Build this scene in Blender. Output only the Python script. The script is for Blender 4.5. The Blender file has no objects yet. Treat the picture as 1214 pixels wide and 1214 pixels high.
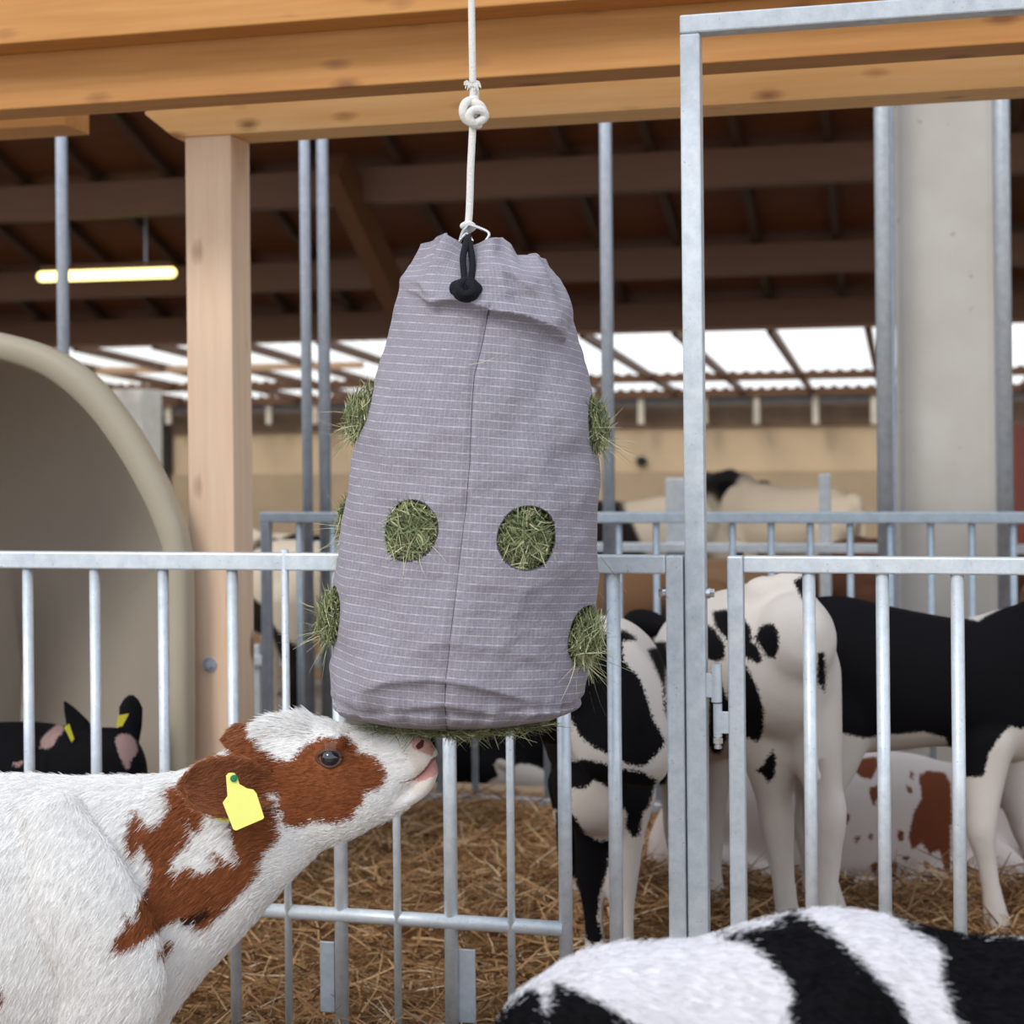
import bpy, bmesh, math, random
import numpy as np
from mathutils import Vector, Matrix, noise

random.seed(7)
rng = np.random.default_rng(7)
SC = bpy.context.scene
COL = SC.collection

# ------------------------------------------------------------------ camera
S = 1214.0
F = 1925.0                      # focal length in pixels
TH = math.radians(13.74)        # camera yaw against the line of the fences
ROLL = 0.0095
H = 1.378                       # eye height
CY = 535.0                      # horizon row
Fw = Vector((-math.sin(TH), math.cos(TH), 0))
Rw = Vector((math.cos(TH), math.sin(TH), 0))
Uw = Vector((0, 0, 1))
Rc = Rw * math.cos(ROLL) - Uw * math.sin(ROLL)
Uc = Uw * math.cos(ROLL) + Rw * math.sin(ROLL)
EYE = Vector((0, 0, H))
cam_d = bpy.data.cameras.new('camera')
cam = bpy.data.objects.new('camera', cam_d)
COL.objects.link(cam)
cam_d.sensor_width = 36.0
cam_d.lens = 36.0 * F / S
cam_d.shift_y = -(S / 2 - CY) / S
cam_d.clip_start = 0.05
cam_d.clip_end = 500
M = Matrix((Rc, Uc, -Fw)).transposed().to_4x4()
M.translation = EYE
cam.matrix_world = M
cam_d.dof.use_dof = True
cam_d.dof.focus_distance = 3.05
cam_d.dof.aperture_fstop = 4.0
SC.camera = cam

# ------------------------------------------------------------------ world, sun, exposure
w = bpy.data.worlds.new('sky')
SC.world = w
w.use_nodes = True
nt = w.node_tree
for n in list(nt.nodes):
    nt.nodes.remove(n)
wo = nt.nodes.new('ShaderNodeOutputWorld')
bg = nt.nodes.new('ShaderNodeBackground')
tc = nt.nodes.new('ShaderNodeTexCoord')
sx = nt.nodes.new('ShaderNodeSeparateXYZ')
cr = nt.nodes.new('ShaderNodeValToRGB')
cr.color_ramp.elements[0].position = 0.0
cr.color_ramp.elements[0].color = (0.93, 0.96, 1.0, 1)
cr.color_ramp.elements[1].position = 0.6
cr.color_ramp.elements[1].color = (0.76, 0.87, 1.0, 1)
nt.links.new(tc.outputs['Generated'], sx.inputs[0])
nt.links.new(sx.outputs['Z'], cr.inputs[0])
nt.links.new(cr.outputs[0], bg.inputs[0])
bg.inputs[1].default_value = 1.25
nt.links.new(bg.outputs[0], wo.inputs[0])

sd = bpy.data.lights.new('sun', 'SUN')
sun = bpy.data.objects.new('sun', sd)
COL.objects.link(sun)
sd.energy = 1.3
sd.angle = math.radians(18)
sd.color = (1.0, 0.93, 0.84)
sun_dir = (Fw * 0.75 + Rw * 0.55 - Uw * 0.75).normalized()
sun.rotation_euler = sun_dir.to_track_quat('-Z', 'Y').to_euler()
sun.location = (-4, -4, 8)

SC.view_settings.view_transform = 'Standard'
SC.view_settings.look = 'None'
SC.view_settings.gamma = 1
SC.view_settings.use_curve_mapping = False
SC.view_settings.exposure = 0.17
SC.cycles.max_bounces = 8


# ------------------------------------------------------------------ geometry helpers
def ray(px, py):
    return Fw + Rc * ((px - S / 2) / F) + Uc * ((CY - py) / F)


def at(px, py, d):
    return EYE + ray(px, py) * d


def onY(px, py, Y):
    r = ray(px, py)
    return EYE + r * (Y / r.y)


def Zat(px, py, Y):
    return onY(px, py, Y).z


def Xat(px, Y, py=650):
    return onY(px, py, Y).x


def pix(co):
    """world points (n,3) -> pixel coordinates and depth"""
    p = co - np.array(EYE)
    d = p @ np.array(Fw)
    return S / 2 + F * (p @ np.array(Rc)) / d, CY - F * (p @ np.array(Uc)) / d, d


def base_of(parent):
    v = Vector((0, 0, 0))
    while parent:
        v = v + parent.location
        parent = parent.parent
    return v


def finish(name, me, mat, parent=None, loc=None, smooth=False):
    """link mesh data given in world coordinates"""
    o = bpy.data.objects.new(name, me)
    COL.objects.link(o)
    off = base_of(parent)
    if parent:
        o.parent = parent
    if loc is not None:
        o.location = Vector(loc) - off
        off = Vector(loc)
    if off.length > 0:
        me.transform(Matrix.Translation(-off))
    if mat:
        me.materials.append(mat)
    if smooth:
        me.polygons.foreach_set('use_smooth', [True] * len(me.polygons))
    return o


def obj(name, bm, mat, parent=None, loc=None, smooth=False):
    me = bpy.data.meshes.new(name)
    bmesh.ops.recalc_face_normals(bm, faces=bm.faces)
    bm.to_mesh(me)
    bm.free()
    return finish(name, me, mat, parent, loc, smooth)


def thing(name, label, cat, loc=(0, 0, 0), group=None):
    o = bpy.data.objects.new(name, None)
    COL.objects.link(o)
    o.empty_display_size = 0.1
    o.location = loc
    o['label'] = label
    o['category'] = cat
    if group:
        o['group'] = group
    return o


def tag(o, label, cat, group=None, kind=None):
    o['label'] = label
    o['category'] = cat
    if group:
        o['group'] = group
    if kind:
        o['kind'] = kind
    return o


def struct(o):
    o['kind'] = 'structure'
    return o


def box(bm, x0, x1, y0, y1, z0, z1, bev=0.0):
    r = bmesh.ops.create_cube(bm, size=1)
    vs = r['verts']
    for v in vs:
        v.co = Vector(((x0 + x1) / 2 + v.co.x * (x1 - x0), (y0 + y1) / 2 + v.co.y * (y1 - y0),
                       (z0 + z1) / 2 + v.co.z * (z1 - z0)))
    if bev > 0:
        es = list({e for v in vs for e in v.link_edges})
        bmesh.ops.bevel(bm, geom=es, offset=bev, segments=2, affect='EDGES', profile=0.5)
    return bm


def obox(bm, p0, p1, wdt, hgt, up=Vector((0, 0, 1)), bev=0.0):
    """box along p0-p1"""
    p0 = Vector(p0); p1 = Vector(p1)
    t = (p1 - p0).normalized()
    s = t.cross(up)
    if s.length < 1e-4:
        s = t.cross(Vector((0, 1, 0)))
    s.normalize()
    u = s.cross(t).normalized()
    r = bmesh.ops.create_cube(bm, size=1)
    L = (p1 - p0).length
    c = (p0 + p1) / 2
    for v in r['verts']:
        q = v.co.copy()
        v.co = c + t * (q.x * L) + s * (q.y * wdt) + u * (q.z * hgt)
    if bev > 0:
        es = list({e for v in r['verts'] for e in v.link_edges})
        bmesh.ops.bevel(bm, geom=es, offset=bev, segments=2, affect='EDGES', profile=0.5)
    return bm


def loft(bm, pts, radii, side=None, n=20, power=2.0, cap=True):
    """closed tube through pts; radii = r or (lateral, vertical); side = lateral axis"""
    pts = [Vector(p) for p in pts]
    R = [(r, r) if not isinstance(r, (tuple, list)) else r for r in radii]
    m = len(pts)
    tans = []
    for i in range(m):
        a = pts[max(0, i - 1)]; b = pts[min(m - 1, i + 1)]
        tans.append((b - a).normalized())
    if cap:
        r0 = max(R[0]); r1 = max(R[-1])
        seq = []
        for k in (0.05, 0.45, 0.8):
            f = math.sqrt(1 - (1 - k) ** 2)
            seq.append((pts[0] - tans[0] * (r0 * (1 - k)), (R[0][0] * f, R[0][1] * f), tans[0]))
        seq += [(pts[i], R[i], tans[i]) for i in range(m)]
        for k in (0.8, 0.45, 0.05):
            f = math.sqrt(1 - (1 - k) ** 2)
            seq.append((pts[-1] + tans[-1] * (r1 * (1 - k)), (R[-1][0] * f, R[-1][1] * f), tans[-1]))
    else:
        seq = [(pts[i], R[i], tans[i]) for i in range(m)]
    rings = []
    sv = Vector(side) if side is not None else None
    prev = None
    for p, (a, b), t in seq:
        if sv is not None:
            s = (sv - t * sv.dot(t))
        elif prev is None:
            s = t.orthogonal()
        else:
            s = prev - t * prev.dot(t)
        s.normalize(); prev = s
        u = t.cross(s).normalized()
        ring = []
        for k in range(n):
            an = 2 * math.pi * k / n
            c, q = math.cos(an), math.sin(an)
            if power != 2.0:
                c = math.copysign(abs(c) ** (2 / power), c); q = math.copysign(abs(q) ** (2 / power), q)
            ring.append(bm.verts.new(p + s * (a * c) + u * (b * q)))
        rings.append(ring)
    for i in range(len(rings) - 1):
        for k in range(n):
            bm.faces.new((rings[i][k], rings[i][(k + 1) % n], rings[i + 1][(k + 1) % n], rings[i + 1][k]))
    bm.faces.new(rings[0][::-1]); bm.faces.new(rings[-1])
    return bm


def smooth_path(pts, k=6):
    """Catmull-Rom through rows of floats"""
    P = [np.array(p, float) for p in pts]
    out = []
    for i in range(len(P) - 1):
        a = P[max(0, i - 1)]; b = P[i]; c = P[i + 1]; d = P[min(len(P) - 1, i + 2)]
        for j in range(k):
            t = j / k
            out.append(0.5 * ((2 * b) + (c - a) * t + (2 * a - 5 * b + 4 * c - d) * t * t + (3 * b - a - 3 * c + d) * t ** 3))
    out.append(P[-1])
    return out


def tube(bm, pts, r, n=12, cap=True):
    return loft(bm, pts, [r] * len(pts) if not isinstance(r, list) else r, None, n, cap=cap)


def cyl(bm, p0, p1, r, n=16):
    return loft(bm, [p0, p1], [r, r], None, n, cap=False)


def ball(bm, c_, r, seg=20, sc=(1, 1, 1)):
    q_ = bmesh.ops.create_uvsphere(bm, u_segments=seg, v_segments=seg // 2, radius=r)
    for v_ in q_['verts']:
        v_.co = Vector((v_.co.x * sc[0], v_.co.y * sc[1], v_.co.z * sc[2])) + Vector(c_)


def remesh(bm, voxel, it=2, fac=0.5):
    me = bpy.data.meshes.new('tmp')
    bmesh.ops.recalc_face_normals(bm, faces=bm.faces)
    bm.to_mesh(me); bm.free()
    o = bpy.data.objects.new('tmp', me)
    COL.objects.link(o)
    m = o.modifiers.new('r', 'REMESH'); m.mode = 'VOXEL'; m.voxel_size = voxel; m.adaptivity = 0
    s = o.modifiers.new('s', 'SMOOTH'); s.iterations = it; s.factor = fac
    dg = bpy.context.evaluated_depsgraph_get(); dg.update()
    out = bpy.data.meshes.new_from_object(o.evaluated_get(dg))
    bpy.data.objects.remove(o); bpy.data.meshes.remove(me)
    return out


def mesh_np(name, V, Fc):
    """V (n,3), Fc (m,4) quads or (m,3) triangles"""
    me = bpy.data.meshes.new(name)
    m, k = Fc.shape
    me.vertices.add(len(V)); me.vertices.foreach_set('co', V.astype(np.float32).ravel())
    me.loops.add(m * k); me.loops.foreach_set('vertex_index', Fc.astype(np.int32).ravel())
    me.polygons.add(m); me.polygons.foreach_set('loop_start', np.arange(0, m * k, k, dtype=np.int32))
    me.polygons.foreach_set('loop_total', np.full(m, k, dtype=np.int32))
    me.update(calc_edges=True)
    return me


def add_attr(me, name, vals):
    a = me.attributes.new(name, 'FLOAT', 'POINT')
    a.data.foreach_set('value', np.asarray(vals, np.float32).ravel())


def add_color(me, name, cols):
    a = me.attributes.new(name, 'FLOAT_COLOR', 'POINT')
    c = np.ones((len(cols), 4), np.float32); c[:, :3] = cols
    a.data.foreach_set('color', c.ravel())


def strands(name, P0, D, L, W, bend, cols, seg=3):
    """thin curved ribbons. P0,D (n,3); L,W (n,); bend (n,3) sideways pull"""
    n = len(P0)
    D = D / np.linalg.norm(D, axis=1, keepdims=True)
    t = np.linspace(0, 1, seg + 1)
    pts = P0[:, None, :] + D[:, None, :] * (L[:, None] * t[None, :])[:, :, None] + bend[:, None, :] * (t[None, :] ** 2)[:, :, None]
    rnd = rng.normal(size=(n, 3))
    sv = np.cross(D, rnd); sv /= np.linalg.norm(sv, axis=1, keepdims=True) + 1e-9
    taper = (1 - 0.7 * t ** 2)
    off = sv[:, None, :] * (W[:, None] * taper[None, :])[:, :, None] * 0.5
    V = np.stack([pts - off, pts + off], axis=2).reshape(n * (seg + 1) * 2, 3)
    base = (np.arange(n) * (seg + 1) * 2)[:, None]
    k = (np.arange(seg) * 2)[None, :]
    a = base + k
    Fc = np.stack([a, a + 1, a + 3, a + 2], axis=2).reshape(-1, 4)
    me = mesh_np(name, V, Fc)
    add_color(me, 'tint', np.repeat(cols, (seg + 1) * 2, axis=0))
    return me


def poly_sd(x, y, poly):
    """signed distance in pixels, positive inside"""
    P = np.array(poly, float)
    n = len(P)
    best = np.full(x.shape, 1e9)
    inside = np.zeros(x.shape, bool)
    for i in range(n):
        ax, ay = P[i]; bx, by = P[(i + 1) % n]
        ex, ey = bx - ax, by - ay
        L2 = ex * ex + ey * ey + 1e-9
        t = np.clip(((x - ax) * ex + (y - ay) * ey) / L2, 0, 1)
        dx = x - (ax + t * ex); dy = y - (ay + t * ey)
        best = np.minimum(best, dx * dx + dy * dy)
        if ay != by:
            c = ((ay > y) != (by > y)) & (x < (bx - ax) * (y - ay) / (by - ay) + ax)
            inside ^= c
    d = np.sqrt(best)
    return np.where(inside, d, -d)


def crop(ox, oy, sc, pts):
    return [(ox + a / sc, oy + b / sc) for a, b in pts]


# ------------------------------------------------------------------ materials
def new_mat(name):
    m = bpy.data.materials.new(name)
    m.use_nodes = True
    nt = m.node_tree
    b = nt.nodes['Principled BSDF']
    return m, nt, b


def N(nt, t, **kw):
    n = nt.nodes.new(t)
    for k, v in kw.items():
        if k in n.inputs:
            n.inputs[k].default_value = v
        else:
            setattr(n, k, v)
    return n


def coords(nt, scale=(1, 1, 1), kind='Object', loc=(0, 0, 0)):
    tc = N(nt, 'ShaderNodeTexCoord')
    mp = N(nt, 'ShaderNodeMapping')
    mp.inputs['Scale'].default_value = scale
    mp.inputs['Location'].default_value = loc
    nt.links.new(tc.outputs[kind], mp.inputs[0])
    return mp.outputs[0]


def noise_tex(nt, vec, scale, detail=3, rough=0.55):
    n = N(nt, 'ShaderNodeTexNoise')
    n.inputs['Scale'].default_value = scale
    n.inputs['Detail'].default_value = detail
    n.inputs['Roughness'].default_value = rough
    nt.links.new(vec, n.inputs['Vector'])
    return n.outputs['Fac']


def ramp(nt, fac, stops, interp='LINEAR'):
    r = N(nt, 'ShaderNodeValToRGB')
    r.color_ramp.interpolation = interp
    el = r.color_ramp.elements
    while len(el) > 1:
        el.remove(el[-1])
    el[0].position = stops[0][0]; el[0].color = (*stops[0][1], 1)
    for p, c in stops[1:]:
        e = el.new(p); e.color = (*c, 1)
    nt.links.new(fac, r.inputs[0])
    return r.outputs[0]


def mix(nt, fac, a, b, mode='MIX'):
    m = N(nt, 'ShaderNodeMix', data_type='RGBA', blend_type=mode)
    if isinstance(fac, float):
        m.inputs[0].default_value = fac
    else:
        nt.links.new(fac, m.inputs[0])
    for s, v in ((6, a), (7, b)):
        if isinstance(v, tuple):
            m.inputs[s].default_value = (*v, 1)
        else:
            nt.links.new(v, m.inputs[s])
    return m.outputs[2]


def bump(nt, b, h, strength=0.3, dist=0.01):
    n = N(nt, 'ShaderNodeBump')
    n.inputs['Strength'].default_value = strength
    n.inputs['Distance'].default_value = dist
    nt.links.new(h, n.inputs['Height'])
    nt.links.new(n.outputs[0], b.inputs['Normal'])


def math_(nt, op, a, b=None):
    n = N(nt, 'ShaderNodeMath', operation=op)
    for i, v in enumerate((a, b)):
        if v is None:
            continue
        if isinstance(v, (int, float)):
            n.inputs[i].default_value = v
        else:
            nt.links.new(v, n.inputs[i])
    return n.outputs[0]


def wood(name, c0, c1, axis, knots=True, knot_col=(0.25, 0.09, 0.03), seed=0.0, rough=0.6):
    m, nt, b = new_mat(name)
    st = [14.0, 14.0, 14.0]; st[axis] = 0.7
    v = coords(nt, tuple(st), loc=(seed, seed, seed))
    g = noise_tex(nt, v, 3.0, 5, 0.6)
    g2 = noise_tex(nt, coords(nt, loc=(seed, 0, seed)), 2.0, 2)
    c = ramp(nt, g, [(0.3, c0), (0.7, c1)])
    dark = tuple(x * 0.82 for x in c0)
    c = mix(nt, math_(nt, 'MULTIPLY', g2, 0.5), c, dark)
    if knots:
        ks = [7.0, 7.0, 7.0]; ks[axis] = 3.2
        vv = N(nt, 'ShaderNodeTexVoronoi')
        vv.inputs['Scale'].default_value = 1.35
        vv.inputs['Randomness'].default_value = 1.0
        nt.links.new(coords(nt, tuple(ks), loc=(seed * 3, seed, 2 * seed)), vv.inputs['Vector'])
        d = math_(nt, 'ADD', vv.outputs['Distance'], math_(nt, 'MULTIPLY', math_(nt, 'SUBTRACT', g, 0.5), 0.25))
        kf = ramp(nt, d, [(0.08, (0.85, 0.85, 0.85)), (0.13, (0.5, 0.5, 0.5)), (0.23, (0, 0, 0))])
        c = mix(nt, kf, c, knot_col)
    nt.links.new(c, b.inputs['Base Color'])
    b.inputs['Roughness'].default_value = rough
    bump(nt, b, g, 0.15, 0.003)
    return m


def metal(name, c0, c1, metallic=0.35, rough=0.42, speck=True, scale=30):
    m, nt, b = new_mat(name)
    v = coords(nt)
    g = noise_tex(nt, v, scale, 5, 0.7)
    c = ramp(nt, g, [(0.3, c0), (0.65, c1)])
    if speck:
        s = noise_tex(nt, v, 130, 2, 0.5)
        f = ramp(nt, s, [(0.69, (0, 0, 0)), (0.76, (1, 1, 1))])
        c = mix(nt, math_(nt, 'MULTIPLY', f, 0.55), c, (0.16, 0.17, 0.18))
        l = noise_tex(nt, v, 6, 3, 0.6)
        f2 = ramp(nt, l, [(0.5, (0, 0, 0)), (0.8, (1, 1, 1))])
        c = mix(nt, math_(nt, 'MULTIPLY', f2, 0.25), c, (0.75, 0.74, 0.68))
    nt.links.new(c, b.inputs['Base Color'])
    b.inputs['Metallic'].default_value = metallic
    b.inputs['Roughness'].default_value = rough
    bump(nt, b, g, 0.06, 0.002)
    return m


def plain(name, col, rough=0.6, var=0.12, scale=8, metallic=0.0, bmp=0.1, bs=0.005):
    m, nt, b = new_mat(name)
    if max(col) < 0.05:
        b.inputs['Specular IOR Level'].default_value = 0.12
    g = noise_tex(nt, coords(nt), scale, 4, 0.6)
    c = ramp(nt, g, [(0.25, tuple(x * (1 - var) for x in col)), (0.75, tuple(min(1, x * (1 + var)) for x in col))])
    nt.links.new(c, b.inputs['Base Color'])
    b.inputs['Roughness'].default_value = rough
    b.inputs['Metallic'].default_value = metallic
    bump(nt, b, g, bmp, bs)
    return m


def tinted(name, mul=(1, 1, 1), rough=0.7, translucent=0.0):
    m, nt, b = new_mat(name)
    a = N(nt, 'ShaderNodeAttribute', attribute_name='tint')
    c = mix(nt, 1.0, a.outputs['Color'], mul, 'MULTIPLY')
    nt.links.new(c, b.inputs['Base Color'])
    b.inputs['Roughness'].default_value = rough
    b.inputs['Specular IOR Level'].default_value = 0.1
    return m


def coat(name, base, layers, edge=0.008, hair=True, rough=0.75, hs=(60, 60, 60)):
    """animal coat: base colour and up to four layers (attribute, colour, edge roughness)"""
    m, nt, b = new_mat(name)
    v = coords(nt)
    hairn = noise_tex(nt, coords(nt, hs), 3.0, 4, 0.7)
    big = noise_tex(nt, v, 7, 3)
    c = mix(nt, math_(nt, 'MULTIPLY', big, 0.35), base, tuple(x * 0.86 for x in base))
    for at_, colr, ed in layers:
        a = N(nt, 'ShaderNodeAttribute', attribute_name=at_)
        wob = math_(nt, 'MULTIPLY', math_(nt, 'SUBTRACT', hairn, 0.5), ed * 5)
        wob2 = math_(nt, 'MULTIPLY', math_(nt, 'SUBTRACT', big, 0.5), ed * 1.5)
        s = math_(nt, 'ADD', math_(nt, 'ADD', a.outputs['Fac'], wob), wob2)
        f = N(nt, 'ShaderNodeMapRange')
        f.inputs['From Min'].default_value = -ed * 0.35
        f.inputs['From Max'].default_value = ed * 0.35
        nt.links.new(s, f.inputs['Value'])
        cc = mix(nt, hairn, tuple(x * 0.72 for x in colr), tuple(min(1, x * 1.25) for x in colr))
        c = mix(nt, f.outputs[0], c, cc)
    nt.links.new(c, b.inputs['Base Color'])
    b.inputs['Roughness'].default_value = rough
    b.inputs['Specular IOR Level'].default_value = 0.08
    if hair:
        bump(nt, b, hairn, 0.25, 0.003)
    return m


GALV = metal('galvanised_steel', (0.54, 0.60, 0.66), (0.72, 0.77, 0.82), metallic=0.3)
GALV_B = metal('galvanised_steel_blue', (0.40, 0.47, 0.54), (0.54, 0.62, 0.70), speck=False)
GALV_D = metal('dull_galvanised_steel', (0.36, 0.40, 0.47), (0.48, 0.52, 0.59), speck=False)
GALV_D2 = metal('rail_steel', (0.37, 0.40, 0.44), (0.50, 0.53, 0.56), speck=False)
CHROME = metal('bright_steel', (0.55, 0.55, 0.56), (0.75, 0.76, 0.78), metallic=0.9, rough=0.25, speck=False)
WOOD_A = wood('orange_larch', (0.55, 0.23, 0.050), (0.69, 0.34, 0.10), 0, seed=1.3)
WOOD_B = wood('orange_larch_beam', (0.53, 0.23, 0.055), (0.68, 0.34, 0.105), 0, seed=4.1)
WOOD_C = wood('pale_orange_larch', (0.88, 0.48, 0.17), (0.97, 0.63, 0.29), 0, seed=7.7)
WOOD_P = wood('post_larch', (0.80, 0.55, 0.37), (0.90, 0.69, 0.51), 2, seed=2.2)
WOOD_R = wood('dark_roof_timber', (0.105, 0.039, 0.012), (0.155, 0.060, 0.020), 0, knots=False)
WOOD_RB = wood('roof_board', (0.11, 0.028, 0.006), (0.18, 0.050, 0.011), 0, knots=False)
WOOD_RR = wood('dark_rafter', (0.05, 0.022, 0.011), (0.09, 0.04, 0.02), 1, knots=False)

# ------------------------------------------------------------------ the setting
YF = 3.6 * math.cos(TH)        # plane of the near fence
YG = 6.1 * math.cos(TH)        # plane of the far fence

bm = bmesh.new(); box(bm, -30, 30, -12, 27.5, -0.2, 0.0)
struct(obj('floor', bm, plain('concrete_floor', (0.30, 0.26, 0.21), 0.85, 0.2, 3)))

# straw covered ground of the pen: gentle mounds
gx = np.linspace(-4.5, 4.5, 181); gy = np.linspace(2.0, YG - 0.06, 85)
GX, GY = np.meshgrid(gx, gy)


def mound(x, y):
    return 0.03 + 0.018 * math.sin(x * 2.7 + y) + 0.015 * math.sin(y * 4.1 - x * 1.3) + 0.035 * noise.noise(Vector((x * 5, y * 5, 0)))


GZ = np.array([[max(0.004, mound(a, b_)) for a in gx] for b_ in gy])
V = np.stack([GX, GY, GZ], axis=2).reshape(-1, 3)
i, j = np.meshgrid(np.arange(len(gy) - 1), np.arange(len(gx) - 1), indexing='ij')
a0 = (i * len(gx) + j).ravel()
Fc = np.stack([a0, a0 + 1, a0 + 1 + len(gx), a0 + len(gx)], axis=1)
me = mesh_np('straw_bedding', V, Fc)
m, nt, b = new_mat('matted_straw')
v = coords(nt, (1, 1.3, 1))
n1 = noise_tex(nt, v, 22, 6, 0.75)
n2 = noise_tex(nt, v, 3, 3, 0.6)
c = ramp(nt, n1, [(0.3, (0.10, 0.045, 0.016)), (0.5, (0.30, 0.15, 0.055)), (0.7, (0.52, 0.31, 0.13))])
c = mix(nt, math_(nt, 'MULTIPLY', n2, 0.5), c, (0.20, 0.09, 0.03))
nt.links.new(c, b.inputs['Base Color']); b.inputs['Roughness'].default_value = 0.9
bump(nt, b, n1, 0.9, 0.03)
sb = finish('straw_bedding', me, m, smooth=True)
tag(sb, 'brown straw bedding covering the pen ground behind the fence', 'straw', kind='stuff')

n = 62000
sxp = rng.uniform(-2.6, 2.2, n); syp = 2.6 + (YG - 2.7) * rng.uniform(0, 1, n) ** 0.8
szp = np.array([max(0.01, mound(a, b_)) for a, b_ in zip(sxp, syp)]) + rng.uniform(0.0, 0.045, n)
ang = rng.uniform(0, 2 * math.pi, n)
D = np.stack([np.cos(ang), np.sin(ang), rng.normal(0.08, 0.28, n)], axis=1)
L = rng.uniform(0.04, 0.15, n); Wd = rng.uniform(0.002, 0.0075, n)
bend = rng.normal(0, 0.018, (n, 3))
pal = np.array([(0.46, 0.27, 0.13), (0.34, 0.18, 0.08), (0.58, 0.38, 0.20), (0.22, 0.11, 0.05), (0.66, 0.52, 0.36), (0.40, 0.22, 0.10)])
cols = pal[rng.choice(6, n, p=[.25, .22, .16, .2, .05, .12])] * rng.uniform(0.7, 1.1, (n, 1))
me = strands('loose_straw', np.stack([sxp, syp, szp], 1), D, L, Wd, bend, cols, 2)
STRAW = tinted('straw_stalks')
ls = finish('loose_straw', me, STRAW, sb)
ls['kind'] = 'stuff'

# timber beams overhead --------------------------------------------------------
YA = 3.9 * math.cos(TH)
zA = Zat(400, 22, YA)
bm = bmesh.new(); box(bm, -5.5, 4.5, YA, YA + 0.11, zA, zA + 0.30, 0.004)
tag(obj('timber_beam', bm, WOOD_A), 'orange timber beam highest at the top left edge, nearest of the overhead beams', 'beam')
YB = YA + 0.112
zB = Zat(400, 104, YB)
bm = bmesh.new(); box(bm, -5.5, 4.5, YB, YB + 0.125, zB, zB + 0.40, 0.004)
tag(obj('timber_beam', bm, WOOD_B), 'long orange timber beam with knots crossing the whole top, behind the highest beam', 'beam')
YC = 4.5 * math.cos(TH)
zC = Zat(400, 151, YC)
xc0 = Xat(172, YC, 133); xc1 = Xat(206, YC, 160)
bm = bmesh.new()
pr = [(xc0, zC + 0.072), (xc1, zC), (4.5, zC), (4.5, zC + 0.24), (xc0 - 0.0, zC + 0.24)]
va = [bm.verts.new((x, YC, z)) for x, z in pr]
vb = [bm.verts.new((x, YC + 0.15, z)) for x, z in pr]
bm.faces.new(va); bm.faces.new(vb[::-1])
for k in range(5):
    bm.faces.new((va[k], va[(k + 1) % 5], vb[(k + 1) % 5], vb[k]))
tag(obj('timber_beam', bm, WOOD_C), 'pale orange timber beam with chamfered left end resting on the timber post', 'beam')
bm = bmesh.new()
zD = Zat(30, 152, YC)
box(bm, -5.5, Xat(77, YC, 150), YC, YC + 0.15, zD, zD + 0.2, 0.004)
tag(obj('timber_beam', bm, WOOD_B), 'short end of orange timber beam above the leftmost thin steel pipe', 'beam')
# post
p = onY(219, 160, YC + 0.003)
q = onY(273, 160, YC + 0.003)
xP0, xP1 = p.x, q.x
post = thing('timber_post', 'square pale timber post with knots between hutch and hay bag', 'post', (0.5 * (xP0 + xP1), YC + 0.07, 0))
bm = bmesh.new(); box(bm, xP0, xP1, YC + 0.003, YC + 0.003 + (xP1 - xP0), 0.0, zC, 0.004)
obj('shaft', bm, WOOD_P, post)
bc = onY(249, 788, YC + 0.003)
bm = bmesh.new(); cyl(bm, bc, bc + Vector((0, -0.006, 0)), 0.021, 20); cyl(bm, bc, bc + Vector((0, -0.016, 0)), 0.011, 6)
obj('bolt', bm, GALV_D, post)

# ------------------------------------------------------------------ barn behind: roof, wall
def d2Y(d):
    return d * math.cos(TH)


ROOF_K = 0.34


def roof_h(Y):                   # underside of the dark roof above the ground
    return H + 7.02 - ROOF_K * Y / math.cos(TH)


YR0, YR1 = 7.4, d2Y(16.6)
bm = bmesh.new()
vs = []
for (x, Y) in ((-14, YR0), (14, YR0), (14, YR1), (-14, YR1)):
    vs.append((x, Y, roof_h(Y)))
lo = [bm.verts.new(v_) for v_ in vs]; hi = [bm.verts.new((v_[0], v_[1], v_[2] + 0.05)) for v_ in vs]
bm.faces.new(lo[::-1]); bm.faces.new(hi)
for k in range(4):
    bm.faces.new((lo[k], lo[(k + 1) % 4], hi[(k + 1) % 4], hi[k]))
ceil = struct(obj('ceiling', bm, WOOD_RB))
# long purlins parallel to the fences
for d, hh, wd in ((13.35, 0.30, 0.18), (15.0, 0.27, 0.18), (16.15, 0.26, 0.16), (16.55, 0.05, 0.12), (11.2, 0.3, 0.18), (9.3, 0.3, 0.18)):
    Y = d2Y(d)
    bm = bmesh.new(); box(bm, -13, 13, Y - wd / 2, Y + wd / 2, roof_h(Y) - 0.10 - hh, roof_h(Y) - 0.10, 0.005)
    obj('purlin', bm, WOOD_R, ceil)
# rafters running down the slope
x = -9.0
rme = None
while x < 9.5:
    if rme is None:
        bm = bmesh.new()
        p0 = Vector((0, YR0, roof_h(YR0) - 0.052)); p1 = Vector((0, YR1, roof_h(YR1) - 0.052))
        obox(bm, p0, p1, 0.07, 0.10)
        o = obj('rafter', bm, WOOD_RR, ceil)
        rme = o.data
        o.location.x = x
    else:
        o = bpy.data.objects.new('rafter', rme); COL.objects.link(o); o.parent = ceil; o.location.x = x
    x += 0.70
# diagonal brace seen left of the bag
bm = bmesh.new()
obox(bm, onY(395, 195, d2Y(12.9)), onY(478, 372, d2Y(14.2)), 0.16, 0.26)
tag(obj('diagonal_brace', bm, WOOD_R), 'thick diagonal timber brace under the dark roof left of the rope', 'beam')

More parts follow.
